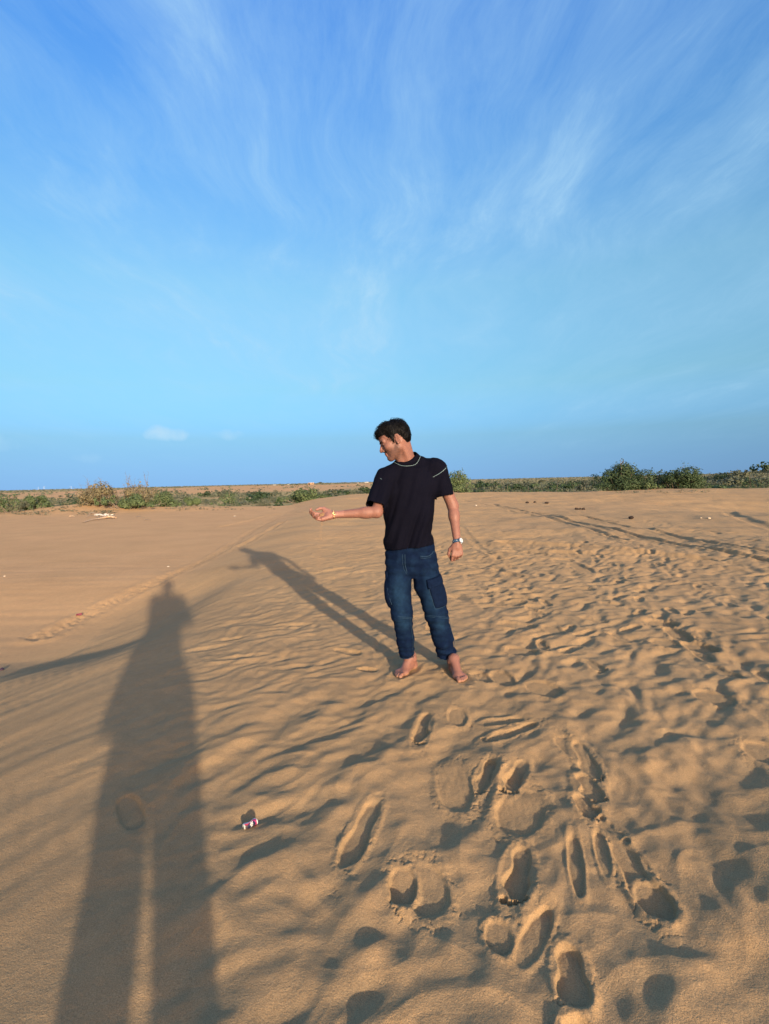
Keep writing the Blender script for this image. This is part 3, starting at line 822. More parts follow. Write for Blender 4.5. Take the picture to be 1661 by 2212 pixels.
dial_m = pmat('watch_dial', (0.55, 0.58, 0.60), rough=0.3, spec=0.6)
strap_m = pmat('blue_strap', (0.012, 0.06, 0.13), rough=0.45)
gold = pmat('gold_links', (0.85, 0.62, 0.28), rough=0.3, metal=1.0)
eye_m = pmat('eye_white', (0.6, 0.55, 0.5), rough=0.2)
nail_m = pmat('nail', (0.62, 0.40, 0.32), rough=0.35)

D0 = 3.46
heelR, toeR = hit(897.9, 1440), hit(850.6, 1466)
heelL, toeL = hit(974, 1446), hit(1004, 1476)
GROUND = 0.5 * (float(base(heelR.x, heelR.y)) + float(base(heelL.x, heelL.y)))
foot_origin = Vector(((heelR.x + heelL.x) / 2, (heelR.y + heelL.y) / 2, GROUND))
man = empty('person', foot_origin, 'barefoot man in black t-shirt and blue cargo jeans, one arm held out over the sand', 'person')
# parts are modelled in world space and then hung on the empty
def under(o, parent=man):
    o.parent = parent; o.matrix_parent_inverse = Matrix.Translation(foot_origin).inverted(); return o

J = dict(
    shR=at(833, 1036, 3.44), elR=at(814, 1106, 3.26), wrR=at(720, 1112, 3.24),
    shL=at(944, 1012, 3.46), elL=at(978, 1092, 3.46), wrL=at(987.5, 1172, 3.34),
    neck=at(884, 994, 3.48), hipR=at(862, 1206, 3.48), hipL=at(913, 1203, 3.50),
    knR=at(870, 1330, 3.42), knL=at(944, 1333, 3.46), anR=at(884, 1424, 3.50), anL=at(977, 1430, 3.53))
HC = at(851.5, 951.5, 3.43)          # centre of the head
PIT = math.radians(24)
HF = unit(-math.cos(PIT), -0.06, -math.sin(PIT)); HU = unit(-math.sin(PIT), 0.0, math.cos(PIT)); HS = unit(np.cross(HU, HF)); HU = unit(np.cross(HF, HS))
def hp(f, s, u): return np.array(HC) + f * HF + s * HS + u * HU
HFR = (HF, HS, HU)
hands = {}
def build_body():
    lo = (J['wrR'].x - 0.17, 3.06, GROUND - 0.03); hi = (0.63, 3.74, at(850, 905, 3.43).z + 0.03)
    f = Field(lo, hi, 0.0036)
    # trunk and limbs under the clothes
    f.loft([(at(884, 1010, 3.49).x, 3.49, J['neck'].z - 0.05, .15, .075, 0), (at(883, 1060, 3.48).x, 3.48, at(883, 1060, 3.48).z, .145, .09, 0), (at(883, 1130, 3.48).x, 3.48, at(883, 1130, 3.48).z, .125, .085, 0),
            (at(886, 1200, 3.49).x, 3.49, at(886, 1200, 3.49).z, .15, .10, 0), (at(887, 1228, 3.49).x, 3.49, at(887, 1228, 3.49).z, .13, .09, 0)], k=.01)
    f.cone(J['neck'] - Vector((0, 0, .02)), J['shR'] - Vector((0, 0, .008)), .042, .046, k=.03); f.cone(J['neck'] - Vector((0, 0, .02)), J['shL'] - Vector((0, 0, .008)), .042, .044, k=.03)
    f.cone(J['shR'], J['elR'], .046, .036, k=.02); f.cone(J['elR'], J['elR'].lerp(J['wrR'], .28), .034, .0345, k=.02); f.cone(J['elR'].lerp(J['wrR'], .22), J['wrR'], .0335, .0215, k=.02)
    f.cone(J['shL'], J['elL'], .048, .038, k=.02); f.cone(J['elL'], J['elL'].lerp(J['wrL'], .3), .034, .035, k=.02); f.cone(J['elL'].lerp(J['wrL'], .25), J['wrL'], .0345, .0235, k=.02)
    for h, k_, a in (('hipR', 'knR', 'anR'), ('hipL', 'knL', 'anL')):
        f.cone(J[h], J[k_], .060, .045, k=.02); f.cone(J[k_], J[a], .046, .032, k=.02)
    # neck
    nb = np.array(J['neck']); top = hp(-.045, 0, -.02)
    f.cone(nb + [0, 0.005, -.06], top, .055, .054, k=.02)
    f.cone(nb + [-.030, -.018, -.045], hp(.026, 0, -.080), .026, .024, k=.03)
    f.cone(nb + [.012, -.040, -.035], hp(-.03, .055, -.03), .015, .014, k=.025)    # the turned neck's cord
    # head
    f.ell(hp(-.022, 0, .028), (.098, .077, .088), k=.02, frame=HFR)
    f.ell(hp(.030, 0, -.022), (.062, .060, .088), k=.02, frame=HFR)
    for s in (-1, 1):
        f.cone(hp(.002, s * .052, -.056), hp(.066, s * .015, -.098), .018, .015, k=.025)
        f.ell(hp(.054, s * .042, -.022), (.026, .020, .024), k=.022, frame=HFR)
        f.cone(hp(.082, s * .012, .024), hp(.072, s * .044, .022), .0115, .010, k=.012)
    f.cone(hp(.074, 0, -.098), hp(.078, 0, -.094), .017, .016, k=.018)
    f.ell(hp(.052, 0, .055), (.042, .055, .036), k=.02, frame=HFR)
    for s in (-1, 1):
        f.ell(hp(.094, s * .031, .001), (.017, .016, .0125), k=.010, frame=HFR, sub=True)
        f.ell(hp(.0755, s * .031, .001), (.0135, .014, .0125), k=.003, frame=HFR)
        f.cone(hp(.088, s * .018, .0075), hp(.080, s * .043, .0065), .0030, .0030, k=.003)
    # nose
    f.cone(hp(.086, 0, .012), hp(.108, 0, -.024), .0080, .0098, k=.010)
    f.cone(hp(.108, 0, -.026), hp(.110, 0, -.030), .0110, .0100, k=.004)
    for s in (-1, 1): f.ell(hp(.096, s * .0125, -.034), (.012, .0068, .0085), k=.004, frame=HFR)
    f.cone(hp(.086, -.006, -.046), hp(.086, .006, -.046), .0085, .0085, k=.008)
    # lips
    f.cone(hp(.089, -.015, -.0600), hp(.089, .015, -.0600), .0062, .0062, k=.006)
    f.cone(hp(.0925, -.008, -.0590), hp(.0925, .008, -.0590), .0048, .0048, k=.004)
    f.cone(hp(.0865, -.012, -.0715), hp(.0865, .012, -.0715), .0075, .0075, k=.005)
    f.cone(hp(.0980, -.020, -.0655), hp(.0980, .020, -.0655), .0014, .0014, k=.002, sub=True)
    # ear
    for s in (-1, 1):
        ef = (unit(HF * .86 + HU * .25 - HS * s * .35), unit(HS * s + HF * .35), HU)
        f.ell(hp(-.016, s * .080, -.004), (.0175, .0065, .031), k=.006, frame=ef)
        f.ell(hp(-.010, s * .0885, -.002), (.0095, .0065, .0165), k=.003, frame=ef, sub=True)
        pr = None
        for q in range(10):
            an = math.radians(-60 + q * 31)
            p = hp(-.017 - .014 * math.sin(an) * 1.0, s * .087, -.000 + .025 * math.cos(an))
            if pr is not None and q < 9: f.cone(pr, p, .0036, .0036, k=.003)
            pr = p
        f.cone(hp(-.008, s * .083, -.031), hp(-.006, s * .082, -.025), .0065, .0060, k=.004)
    # right hand, palm up, a little sand in it
    W = np.array(J['wrR']); D = unit(-1, -.05, -.10); Nn = unit(0, -.62, .78); Nn = unit(Nn - D * (Nn @ D)); T = unit(np.cross(Nn, D)); T = T if T[1] > 0 else -T
    def hr(d, t, n): return W + D * d + T * t + Nn * n
    f.cone(hr(0, 0, 0), hr(.03, 0, -.002), .024, .023, k=.012)
    for t_, l in ((.028, .082), (.010, .086), (-.009, .083), (-.027, .075)):
        f.cone(hr(.022, t_ * .55, -.004), hr(l, t_, -.006), .0155, .0115, k=.010)
    f.cone(hr(.022, .020, .006), hr(.052, .040, .012), .018, .0145, k=.012)
    f.cone(hr(.030, -.022, .004), hr(.068, -.030, .002), .014, .012, k=.012)
    fing = []
    for t_, l, sc, bend in ((.030, .083, .98, .62), (.010, .088, 1.08, .72), (-.011, .084, 1.0, .84), (-.030, .076, .84, .98)):
        a0 = bend * .55; p = hr(l, t_, -.006); r = .0094 * (.8 + .2 * sc)
        for ln, da in ((.042 * sc, 0), (.026 * sc, bend * 1.15), (.021 * sc, bend * .75)):
            a0 += da
            q = p + (D * math.cos(a0) + Nn * math.sin(a0)) * ln + T * (-.002)
            f.cone(p, q, r, r * .92, k=.0022); p = q; r *= .92
        fing.append((p, a0))
    p0, p1, p2, p3 = hr(.030, .030, .010), hr(.058, .050, .020), hr(.082, .052, .022), hr(.104, .046, .018)
    f.cone(p0, p1, .0145, .0120, k=.008); f.cone(p1, p2, .0112, .0102, k=.003); f.cone(p2, p3, .0102, .0080, k=.003)
    hands['R'] = (hr, fing)
    # left hand, loosely closed, hanging
    W2 = np.array(J['wrL']); D2 = unit(-.06, -.06, -1); B2 = unit(.10, -1, -.02); B2 = unit(B2 - D2 * (B2 @ D2)); T2 = unit(np.cross(D2, B2)); T2 = T2 if T2[0] < 0 else -T2
    def hl(d, t, n): return W2 + D2 * d + T2 * t + B2 * n        # t towards the thumb (image left), n out of the back of the hand
    f.cone(hl(0, 0, 0), hl(.03, 0, .002), .025, .024, k=.012)
    for t_, l in ((.028, .082), (.009, .086), (-.010, .083), (-.028, .074)):
        f.cone(hl(.022, t_ * .6, .002), hl(l, t_, .008), .0165, .0120, k=.008)
    for t_, l, sc, b0 in ((.029, .083, .98, .45), (.010, .088, 1.06, .85), (-.010, .084, 1.0, .95), (-.029, .075, .84, 1.05)):
        a0 = b0; p = hl(l, t_, .008); r = .0098 * (.8 + .2 * sc)
        for ln, da in ((.040 * sc, 0), (.026 * sc, 1.25), (.020 * sc, .9)):
            a0 += da
            q = p + (D2 * math.cos(a0) - B2 * math.sin(a0)) * ln
            f.cone(p, q, r, r * .93, k=.0022); p = q; r *= .93
    f.cone(hl(.022, .022, -.004), hl(.048, .044, -.012), .0165, .0130, k=.010)
    f.cone(hl(.048, .044, -.012), hl(.078, .050, -.018), .0120, .0108, k=.003); f.cone(hl(.078, .050, -.018), hl(.102, .038, -.024), .0105, .0085, k=.003)
    hands['L'] = hl
    # feet
    for heel, toe, an, big in ((heelR, toeR, J['anR'], +1), (heelL, toeL, J['anL'], -1)):
        h0 = np.array((heel.x, heel.y, GROUND)); d = unit(toe.x - heel.x, toe.y - heel.y, 0); s = unit(np.cross([0, 0, 1], d)) * big
        ln = .245
        def fp(a, b, z): return h0 + d * a + s * b + np.array([0, 0, z])
        an_ = fp(.055, 0, .095)
        f.cone(np.array(an), an_, .034, .033, k=.02)
        f.cone(fp(.025, 0, .020), fp(.045, 0, .06), .029, .030, k=.02)
        for t_ in (-1, 1): f.ell(an_ + s * t_ * .030 + np.array([0, 0, -.022]), (.012, .012, .014), k=.012)
        f.cone(an_ + d * .01, fp(.15, .006, .030), .034, .024, k=.025, squash=((0, 0, 1), .9))
        f.cone(fp(.04, -.008, .016), fp(.165, -.022, .013), .024, .020, k=.02)
        f.cone(fp(.08, .010, .030), fp(.180, .024, .016), .022, .021, k=.02)
        f.cone(fp(.165, .030, .014), fp(.175, -.030, .011), .019, .015, k=.015)
        for b_, a0, a1, r, in ((.031, .185, .232, .0135), (.009, .190, .236, .0095), (-.008, .185, .226, .0088), (-.023, .178, .213, .0084), (-.037, .168, .198, .0080)):
            f.cone(fp(a0, b_, .018), fp(a0 * .35 + a1 * .65, b_, .019 if b_ < .03 else .017), r * .92, r * .9, k=.005)
            f.cone(fp(a0 * .35 + a1 * .65, b_, .018), fp(a1, b_ * .98, .010), r * .92, r, k=.004)
    V, Fq = f.mesh()
    V = relax(V, Fq, 1, 0.4)
    # complexion: lips, stubble, brows, palms, dusty toes
    tone = np.tile(np.array([0.225, 0.106, 0.080]), (len(V), 1))
    n1 = perlin3(V, (18, 18, 18), 5)[:, None]
    tone *= 1 + .07 * n1
    R = V - np.array(HC); hf, hs, hu = R @ HF, R @ HS, R @ HU
    head = (np.abs(hf) < .15) & (np.abs(hs) < .12) & (hu > -.15) & (hu < .15)
    lips = head & (hf > .084) & (hu < -.0545) & (hu > -.077) & (np.abs(hs) < .024)
    stub = head * ss(-.02, -.055, hu - .35 * (hf - .02) * 0) * ss(-.02, .01, hf) * ss(-.150, -.11, hu)
    mou = head & (hf > .072) & (hu < -.040) & (hu > -.0545) & (np.abs(hs) < .030)
    side = head * ss(-.015, .0, hf) * ss(.035, .02, hf) * (hu < .03) * (hu > -.07)
    k = np.clip(.60 * stub * (.8 + .5 * perlin3(V, (150, 150, 150), 9)) + .22 * side, 0, .6)[:, None]
    tone = tone * (1 - k) + np.array([.06, .042, .038]) * k
    tone[lips] = (0.19, 0.075, 0.062); tone[mou] = (0.035, 0.022, 0.018)
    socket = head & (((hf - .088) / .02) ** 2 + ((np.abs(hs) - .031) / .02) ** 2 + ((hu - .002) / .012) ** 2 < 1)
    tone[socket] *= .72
    lash = head & (hf > .070) & (np.abs(hs) > .016) & (np.abs(hs) < .044) & (np.abs(hu + .0040) < .0036)
    tone[lash] = (.03, .02, .018)
    hr_ = np.linalg.norm(V - (W + D * .06), axis=1) < .13
    palm = hr_ & (vnormals(V, Fq) @ Nn > .2)
    tone[palm] = tone[palm] * .4 + np.array([.33, .165, .13]) * .6
    low = ss(GROUND + .03, GROUND + .005, V[:, 2])[:, None] * .5
    tone = tone * (1 - low) + np.array([.36, .20, .11]) * low
    me = mesh_np('body', V, Fq); vattr(me, 'tone', tone)
    o = under(link('body', me, skin))
    return f
bodyF = build_body()

def brows():
    V, Fq = [], []
    for s in (-1, 1):
        pts = [hp(.0935 - .55 * (t * .034) ** 1.0 * .55, s * (.010 + .036 * t), .0195 + .006 * math.sin(t * 2.4)) for t in np.linspace(0, 1, 7)]
        v, f_ = tube(pts, .0056, name=None, taper=lambda t: 1.0 - .5 * t)
        Fq += [tuple(i + len(V) for i in q) for q in f_]; V += v
    return under(link('eyebrows', mesh_np('eyebrows', V, Fq), hair_m))
brows()

# ---- hair: a thick cap with loose locks
def build_hair():
    f = Field(hp(0, 0, 0) - .19, hp(0, 0, 0) + .19, .0035)
    f.ell(hp(-.026, 0, .044), (.100, .082, .086), k=.01, frame=HFR)
    f.ell(hp(.022, 0, .092), (.070, .062, .034), k=.035, frame=HFR)
    f.ell(hp(.062, 0, .072), (.034, .052, .030), k=.02, frame=HFR)
    f.ell(hp(-.066, 0, .004), (.052, .070, .064), k=.02, frame=HFR)
    # face, ears and neck stay bare
    f.ell(hp(.098, 0, -.055), (.085, .12, .115), k=.008, frame=HFR, sub=True)
    f.ell(hp(.030, 0, -.075), (.060, .14, .066), k=.008, frame=HFR, sub=True)
    f.ell(hp(-.075, 0, -.125), (.10, .14, .062), k=.006, frame=HFR, sub=True)
    for s in (-1, 1): f.ell(hp(-.016, s * .088, -.010), (.024, .030, .038), k=.006, frame=HFR, sub=True)
    for s in (-1, 1): f.cone(hp(.016, s * .070, .03), hp(.012, s * .069, -.014), .009, .004, k=.006)
    V, Fq = f.mesh(); n = vnormals(V, Fq)
    R = V - np.array(HC); a = R @ HF; b = R @ HS; c = R @ HU
    wv = perlin(a / .012 + c / .05, b / .05 + c / .016, 401) * .0022 + perlin(a / .04, c / .03 + b / .03, 402) * .0028
    V = V + n * wv[:, None]
    me = mesh_np('hair', V, Fq); root = under(link('hair', me, hair_m))
    LV, LF = [], []
    r2 = random.Random(5)
    idx = [i for i in range(len(V)) if c[i] > -.06]
    for q in range(1500):
        i = r2.choice(idx); p = Vector(V[i]); nn = Vector(n[i])
        down = Vector(-HU); fw = Vector(HF)
        fl = (fw * (.9 if a[i] > -.02 else -.15) + down * (.55 if a[i] > -.03 else 1.0) + Vector((r2.gauss(0, .10), r2.gauss(0, .10), r2.gauss(0, .10))))
        fl = (fl - nn * fl.dot(nn)).normalized()
        if c[i] > .10 and a[i] < .06: lift = r2.uniform(.1, .85)
        elif a[i] > .07: lift = r2.uniform(.05, .45)
        else: lift = r2.uniform(.0, .12)
        if c[i] < -.005 and a[i] < -.03: lift = .05
        ln = r2.uniform(.024, .048) * (.65 if c[i] < 0 else 1)
        d0 = (fl + nn * lift).normalized()
        pts = [p - nn * .003, p + d0 * ln * .5, p + (d0 + fl * .5 - nn * .42).normalized() * ln]
        v, f_ = tube(pts, r2.uniform(.0008, .0018), name=None, nseg=3, taper=lambda t: 1 - .85 * t)
        LF += [tuple(k + len(LV) for k in g) for g in f_]; LV += v
    under(link('locks', mesh_np('locks', LV, LF), hair_m), root)
    tag(bpy.data.objects['locks'], kind='stuff')
    return root
hair = build_hair()
bpy.data.objects['locks'].matrix_parent_inverse = Matrix.Identity(4)

# ---- the t-shirt
def zat(u, v, y): return at(u, v, y).z
def build_shirt():
    f = Field((at(775, 1000, 3.3).x, 3.22, zat(886, 1215, 3.5)), (at(1000, 1000, 3.4).x, 3.68, zat(880, 962, 3.5)), .0048)
    S_ = []
    for v, uc, half, ry in ((1012, 886, 40, .085), (1030, 886, 50, .105), (1060, 884, 54, .115), (1100, 883, 54.5, .112), (1150, 882, 51, .115), (1180, 886, 52.5, .125), (1215, 887, 52, .125)):
        p = at(uc, v, 3.48); S_.append((p.x, 3.48, p.z, half * 3.48 / 1106, ry, math.radians(-4)))
    f.loft(S_, k=.01, p=2.5)
    nk = np.array(J['neck'])
    f.cone(nk + [.0, .01, -.03], np.array(J['shR']) + [.005, .01, .006], .062, .066, k=.03, squash=((0, 1, 0), .98))
    f.cone(nk + [.015, .01, -.028], np.array(J['shL']) + [-.01, .01, -.004], .058, .064, k=.03)
    f.cone(nk + [0, .01, -.08], nk + [-.004, .005, -.010], .085, .074, k=.025)
    # sleeves
    eR = at(808, 1104, 3.27); sR = J['shR']
    f.cone(np.array(sR) + [.003, 0, .0], np.array(eR), .068, .062, k=.03)
    eL = at(964, 1080, 3.45)
    f.cone(np.array(J['shL']), np.array(eL), .062, .060, k=.025)
    f.ell(np.array(at(838, 1062, 3.42)), (.06, .07, .06), k=.03)
    f.ell(np.array(at(932, 1050, 3.46)), (.05, .06, .07), k=.03)
    return f, eR, eL
shF, eR, eL = build_shirt()
def shirt_parts():
    V, Fq = shF.mesh(); V = relax(V, Fq, 2, .5)
    n = vnormals(V, Fq)
    # creases: long slanting folds from the shoulder to the far hem, cross creases at the waist
    x, y, z = V[:, 0], V[:, 1], V[:, 2]
    zt, zb = zat(884, 1010, 3.48), zat(884, 1190, 3.48)
    tt = np.clip((zt - z) / (zt - zb), 0, 1)
    a = (x - .16) * .92 + (z - 1.2) * -.30; b = (z - 1.2) * .92 + (x - .16) * .35
    amp = (.3 + .9 * tt) * np.where(y < 3.5, 1, .7)
    fold = perlin(a / .060, b / .42 + y * 1.3, 301) * .024 + perlin(a / .030 + 5, b / .25, 302) * .0095
    waist = perlin(x / .20, z / .050 + x * 2, 303) * .010 * ss(.5, .8, tt) * ss(.10, .16, np.abs(x - .165))
    slv = perlin(x / .10, z / .045, 304) * .004
    V = V + n * (fold * amp + waist + slv * (1 - tt))[:, None]
    ctr = V[Fq].mean(1)
    def planed(c, nn): nn = unit(nn); return (ctr - np.array(c)) @ nn
    # hem slants up to image right
    pa, pb = at(834, 1191, 3.36), at(937, 1179, 3.36)
    hemn = unit(np.cross([0, 1, 0], np.array(pb - pa))); hemn = hemn if hemn[2] < 0 else -hemn
    keep = planed(pa, hemn) < 0
    # sleeve mouths
    axR = unit(np.array(eR) - np.array(J['shR'])); cR = np.array(at(809, 1093, 3.29))
    axR = unit(axR * .7 + unit(-.45, -.12, -.9) * .3)
    near = np.linalg.norm(ctr - cR, axis=1) < .13
    keep &= ~((planed(cR, axR) > 0) & near & (ctr[:, 0] < at(829, 1095, 3.3).x))
    axL = unit(np.array(eL) - np.array(J['shL'])); cL = np.array(at(960, 1071, 3.45))
    axL = unit(axL * .75 + unit(-.05, -.05, -1) * .25)
    near = np.linalg.norm(ctr - cL, axis=1) < .13
    keep &= ~((planed(cL, axL) > 0) & near & (ctr[:, 0] > at(943, 1080, 3.45).x))
    # neck opening: an oval cut square to the neck
    ca, cb, cc = np.array(at(857, 1000, 3.45)), np.array(at(901, 984, 3.50)), np.array(at(869, 1005, 3.40))
    cen = (ca + cb) / 2 + np.array([0, .004, -.004]); cn = unit(-.22, -.42, .88)
    n1 = unit(np.cross([0, 1, 0], cn)); n1 = n1 if n1[0] > 0 else -n1; n2 = unit(np.cross(cn, n1)); n2 = n2 if n2[1] < 0 else -n2
    AX, BX = .076, .074
    rel = ctr - cen; q1, q2, q3 = rel @ n1, rel @ n2, rel @ cn
    keep &= ~(((q1 / AX) ** 2 + (q2 / BX) ** 2 < 1) & (q3 > -.09) & (q3 < .12))
    V2, F2 = drop_faces(V, Fq, keep)
    o = under(link('t_shirt', mesh_np('t_shirt', V2, F2), shirt_m)); solidify(o, .0035, 1)
    def ring(c, nn, off, n=64, start=0, end=2 * math.pi, rm=.16, fld=shF):
        nn = unit(nn); e1 = unit(np.cross(nn, [0, 1, 0.01])); e2 = np.cross(nn, e1)
        return [fld.march(c, e1 * math.cos(t) + e2 * math.sin(t), rm, off) for t in np.linspace(start, end, n, endpoint=end - start < 6.2)]
    def neckring(k, off, n=64):
        out_ = []
        for t in np.linspace(0, 2 * math.pi, n, endpoint=False):
            p = cen + n1 * AX * k * math.cos(t) + n2 * BX * k * math.sin(t)
            hs_ = np.linspace(.09, -.10, 190); v = shF.at(p[None] + hs_[:, None] * cn[None]); i = np.where(v < 0)[0]
            out_.append(p + cn * (hs_[i[0]] if len(i) else -.02) + cn * off)
        A_ = np.array(out_)
        for _ in range(3): A_ = (np.roll(A_, 1, 0) + 2 * A_ + np.roll(A_, -1, 0)) / 4
        return [Vector(p) for p in A_]
    rb = [neckring(k, o_) for k, o_ in ((.95, .006), (.98, .0105), (1.08, .0105), (1.20, .0075))]
    Vc, Fc = [], []
    for r_ in rb: Vc += r_
    nR = len(rb[0])
    for i in range(len(rb) - 1):
        for k in range(nR): Fc.append((i * nR + k, i * nR + (k + 1) % nR, (i + 1) * nR + (k + 1) % nR, (i + 1) * nR + k))
    cl = under(link('collar', mesh_np('collar', Vc, Fc), shirt_m), o); solidify(cl, .004, 0)
    under(tube(neckring(1.24, .0085, 80), .0015, True, name='collar_stitching', mat=seam_m), o)
    # shoulder seams
    cS = np.array(at(944, 1017, 3.46)); nS = unit(np.array(J['shL']) - np.array(cS) + np.array([.10, 0, -.085]))
    pts = [p for p in ring(np.array(at(944, 1019, 3.46)), unit(.52, .22, -.84), .0045, 90, rm=.10) if p.y < 3.50 and p.x > at(930, 1030, 3.4).x]
    pts.sort(key=lambda p: -p.x)
    if len(pts) > 3: under(tube(pts, .0017, name='shoulder_stitching', mat=seam_m), o)
    pts = [p for p in ring(np.array(at(826, 1040, 3.43)), unit(-.66, -.1, -.75), .0045, 70, rm=.10) if p.y < 3.45 and p.z > zat(820, 1049, 3.4)]
    pts.sort(key=lambda p: -p.z)
    if len(pts) > 3: under(tube(pts, .0014, name='shoulder_stitching', mat=seam_m), o)
    for q in C.objects:
        if q.parent is o: q.matrix_parent_inverse = Matrix.Identity(4)
    return o
shirt = shirt_parts()

# ---- the jeans
LEGS = {}
def build_jeans():
    f = Field((at(815, 1200, 3.3).x, 3.24, GROUND), (at(1010, 1200, 3.4).x, 3.74, zat(886, 1165, 3.5)), .0048)
    S_ = []
    for v, uc, half, ry in ((1160, 886, 47, .105), (1185, 887.5, 50, .112), (1212, 888, 51.5, .110), (1236, 888.5, 47, .085), (1246, 888.5, 36, .06)):
        p = at(uc, v, 3.49); S_.append((p.x, 3.49, p.z, half * 3.49 / 1106, ry, 0))
    f.loft(S_, k=.01, p=2.4)
    R = [(861, 1205, 3.49, .082), (861.5, 1262, 3.47, .079), (868, 1325, 3.43, .064), (876, 1380, 3.46, .054), (881.5, 1436, 3.49, .0445)]
    Lg = [(914, 1203, 3.50, .084), (924, 1262, 3.48, .086), (944, 1330, 3.47, .071), (957, 1380, 3.49, .064), (970.5, 1443, 3.515, .060)]
    for nm, leg in (('R', R), ('L', Lg)):
        P = [(np.array(at(u, v, y)), r) for u, v, y, r in leg]
        LEGS[nm] = P
        for (a, ra), (b, rb) in zip(P[:-1], P[1:]): f.cone(a, b, ra, rb, k=.028)
    f.ell(np.array(at(841, 1283, 3.47)), (.026, .05, .085), k=.03); f.ell(np.array(at(951, 1290, 3.49)), (.035, .05, .09), k=.03)
    return f
jnF = build_jeans()
def jeans_parts():
    V, Fq = jnF.mesh(); V = relax(V, Fq, 2, .5); n = vnormals(V, Fq)
    x, y, z = V[:, 0], V[:, 1], V[:, 2]
    ztop, zk, zh = zat(886, 1190, 3.49), zat(870, 1330, 3.45), GROUND + .1
    hipw = ss(zat(870, 1300, 3.4), zat(870, 1215, 3.4), z)
    fold = perlin(x / .16, z / .035 + x * 2.5, 311) * .0052 * (.5 + .6 * hipw) + perlin(x / .05, z / .15, 312) * .0055
    knee = perlin(x / .09, z / .032, 313) * .0095 * np.exp(-((z - zk) / .08) ** 2)
    cuff = perlin(x / .10 + z * 6, z / .028, 314) * .0100 * ss(zh + .25, zh, z)
    V = V + n * (fold + knee + cuff)[:, None]
    ctr = V[Fq].mean(1); keep = np.ones(len(Fq), bool)
    for (pl, pr) in ((at(868, 1430.5, 3.4), at(893.5, 1424.5, 3.4)), (at(951, 1428, 3.42), at(990.5, 1431, 3.42))):
        nn = unit(np.cross([0, 1, .12], np.array(pr - pl))); nn = nn if nn[2] < 0 else -nn
        side = (ctr[:, 0] < at(922, 1430, 3.45).x) if pl.x < .2 else (ctr[:, 0] >= at(922, 1430, 3.45).x)
        keep &= ~(((ctr - np.array(pl)) @ nn > 0) & side)
    keep &= ctr[:, 2] < zat(886, 1168, 3.5)
    V2, F2 = drop_faces(V, Fq, keep)
    # faded whiskers, thighs and knees
    x, y, z = V2[:, 0], V2[:, 1], V2[:, 2]
    fade = np.zeros(len(V2))
    for leg in LEGS.values():
        (a, ra), (b, rb), (c, rc) = leg[1], leg[2], leg[3]
        m = (a * .45 + b * .55); m2 = b * .45 + c * .55
        fade += .75 * np.exp(-((x - m[0] + .01) / .045) ** 2 - ((z - m[2] - .05) / .13) ** 2) * (y < m[1])
        fade += .60 * np.exp(-((x - m2[0] + .005) / .035) ** 2 - ((z - m2[2] - .045) / .055) ** 2) * (y < m2[1])
    fade += .35 * hipw[:1].mean() * np.clip(perlin(x / .12, z / .022 + x * 3, 321), 0, 1) * np.exp(-((z - zat(870, 1235, 3.4)) / .07) ** 2) * 1.6
    fade += .22 * np.clip(perlin(x / .04, z / .04, 322) + .2, 0, 1)
    fade = np.clip(fade, 0, 1)[:, None]
    col = np.array([.0030, .0090, .030]) * (1 - fade) + np.array([.011, .034, .075]) * fade
    me = mesh_np('jeans', V2, F2); vattr(me, 'wash', col)
    o = under(link('jeans', me, denim_m)); solidify(o, .004, 1)
    # hems, knee seams, pockets
    def ringpts(c, ax, off, n=40, rm=.13, tilt=0):
        ax = unit(ax); e1 = unit(np.cross(ax, [0, 1, .01])); e2 = np.cross(ax, e1)
        return [jnF.march(c, e1 * math.cos(t) + e2 * math.sin(t), rm, off) for t in np.linspace(0, 2 * math.pi, n, endpoint=False)]
    for nm, leg in LEGS.items():
        (a, ra), (b, rb) = leg[3], leg[4]
        ax = b - a
        for v_ in ((.80, 'hem_stitching'),):
            tt = (zat(880, 1418, 3.45) - a[2]) / (b[2] - a[2]) if nm == 'R' else (zat(970, 1421, 3.45) - a[2]) / (b[2] - a[2])
            under(tube(ringpts(a + ax * tt, ax, .005), .0013, True, name='hem_stitching', mat=denim_thread), o)
        (k0, r0), (k1, r1) = leg[2], leg[3]
        kc = k0 + (k1 - k0) * (.10 if nm == 'R' else .02)
        for dz in (0, .009):
            pts = [p for p in ringpts(kc + np.array([0, 0, -dz]), unit(k1 - k0) + np.array([-.25 if nm == 'R' else -.35, -.35, 0]), .005, 60) if p.y < k0[1] + .01]
            pts.sort(key=lambda p: p.x)
            under(tube(pts, .0012, name='knee_stitching', mat=denim_thread), o)
        # side seam down the inner shin (right leg), outer seam (left leg)
        if nm == 'R': ang_ = math.radians(38)
        else: ang_ = math.radians(80)
        an_s = math.radians(-42 if nm == 'R' else -14); pts = []
        for i0, t0 in ((2, .15), (2, .5), (3, 0), (3, .3), (3, .5), (3, .68)):
            c = leg[i0][0] * (1 - t0) + leg[i0 + 1][0] * t0
            pts.append(jnF.march(c, (math.cos(an_s), math.sin(an_s), 0), .13, .0055))
        under(tube(pts, .0013, name='side_stitching', mat=denim_thread), o)
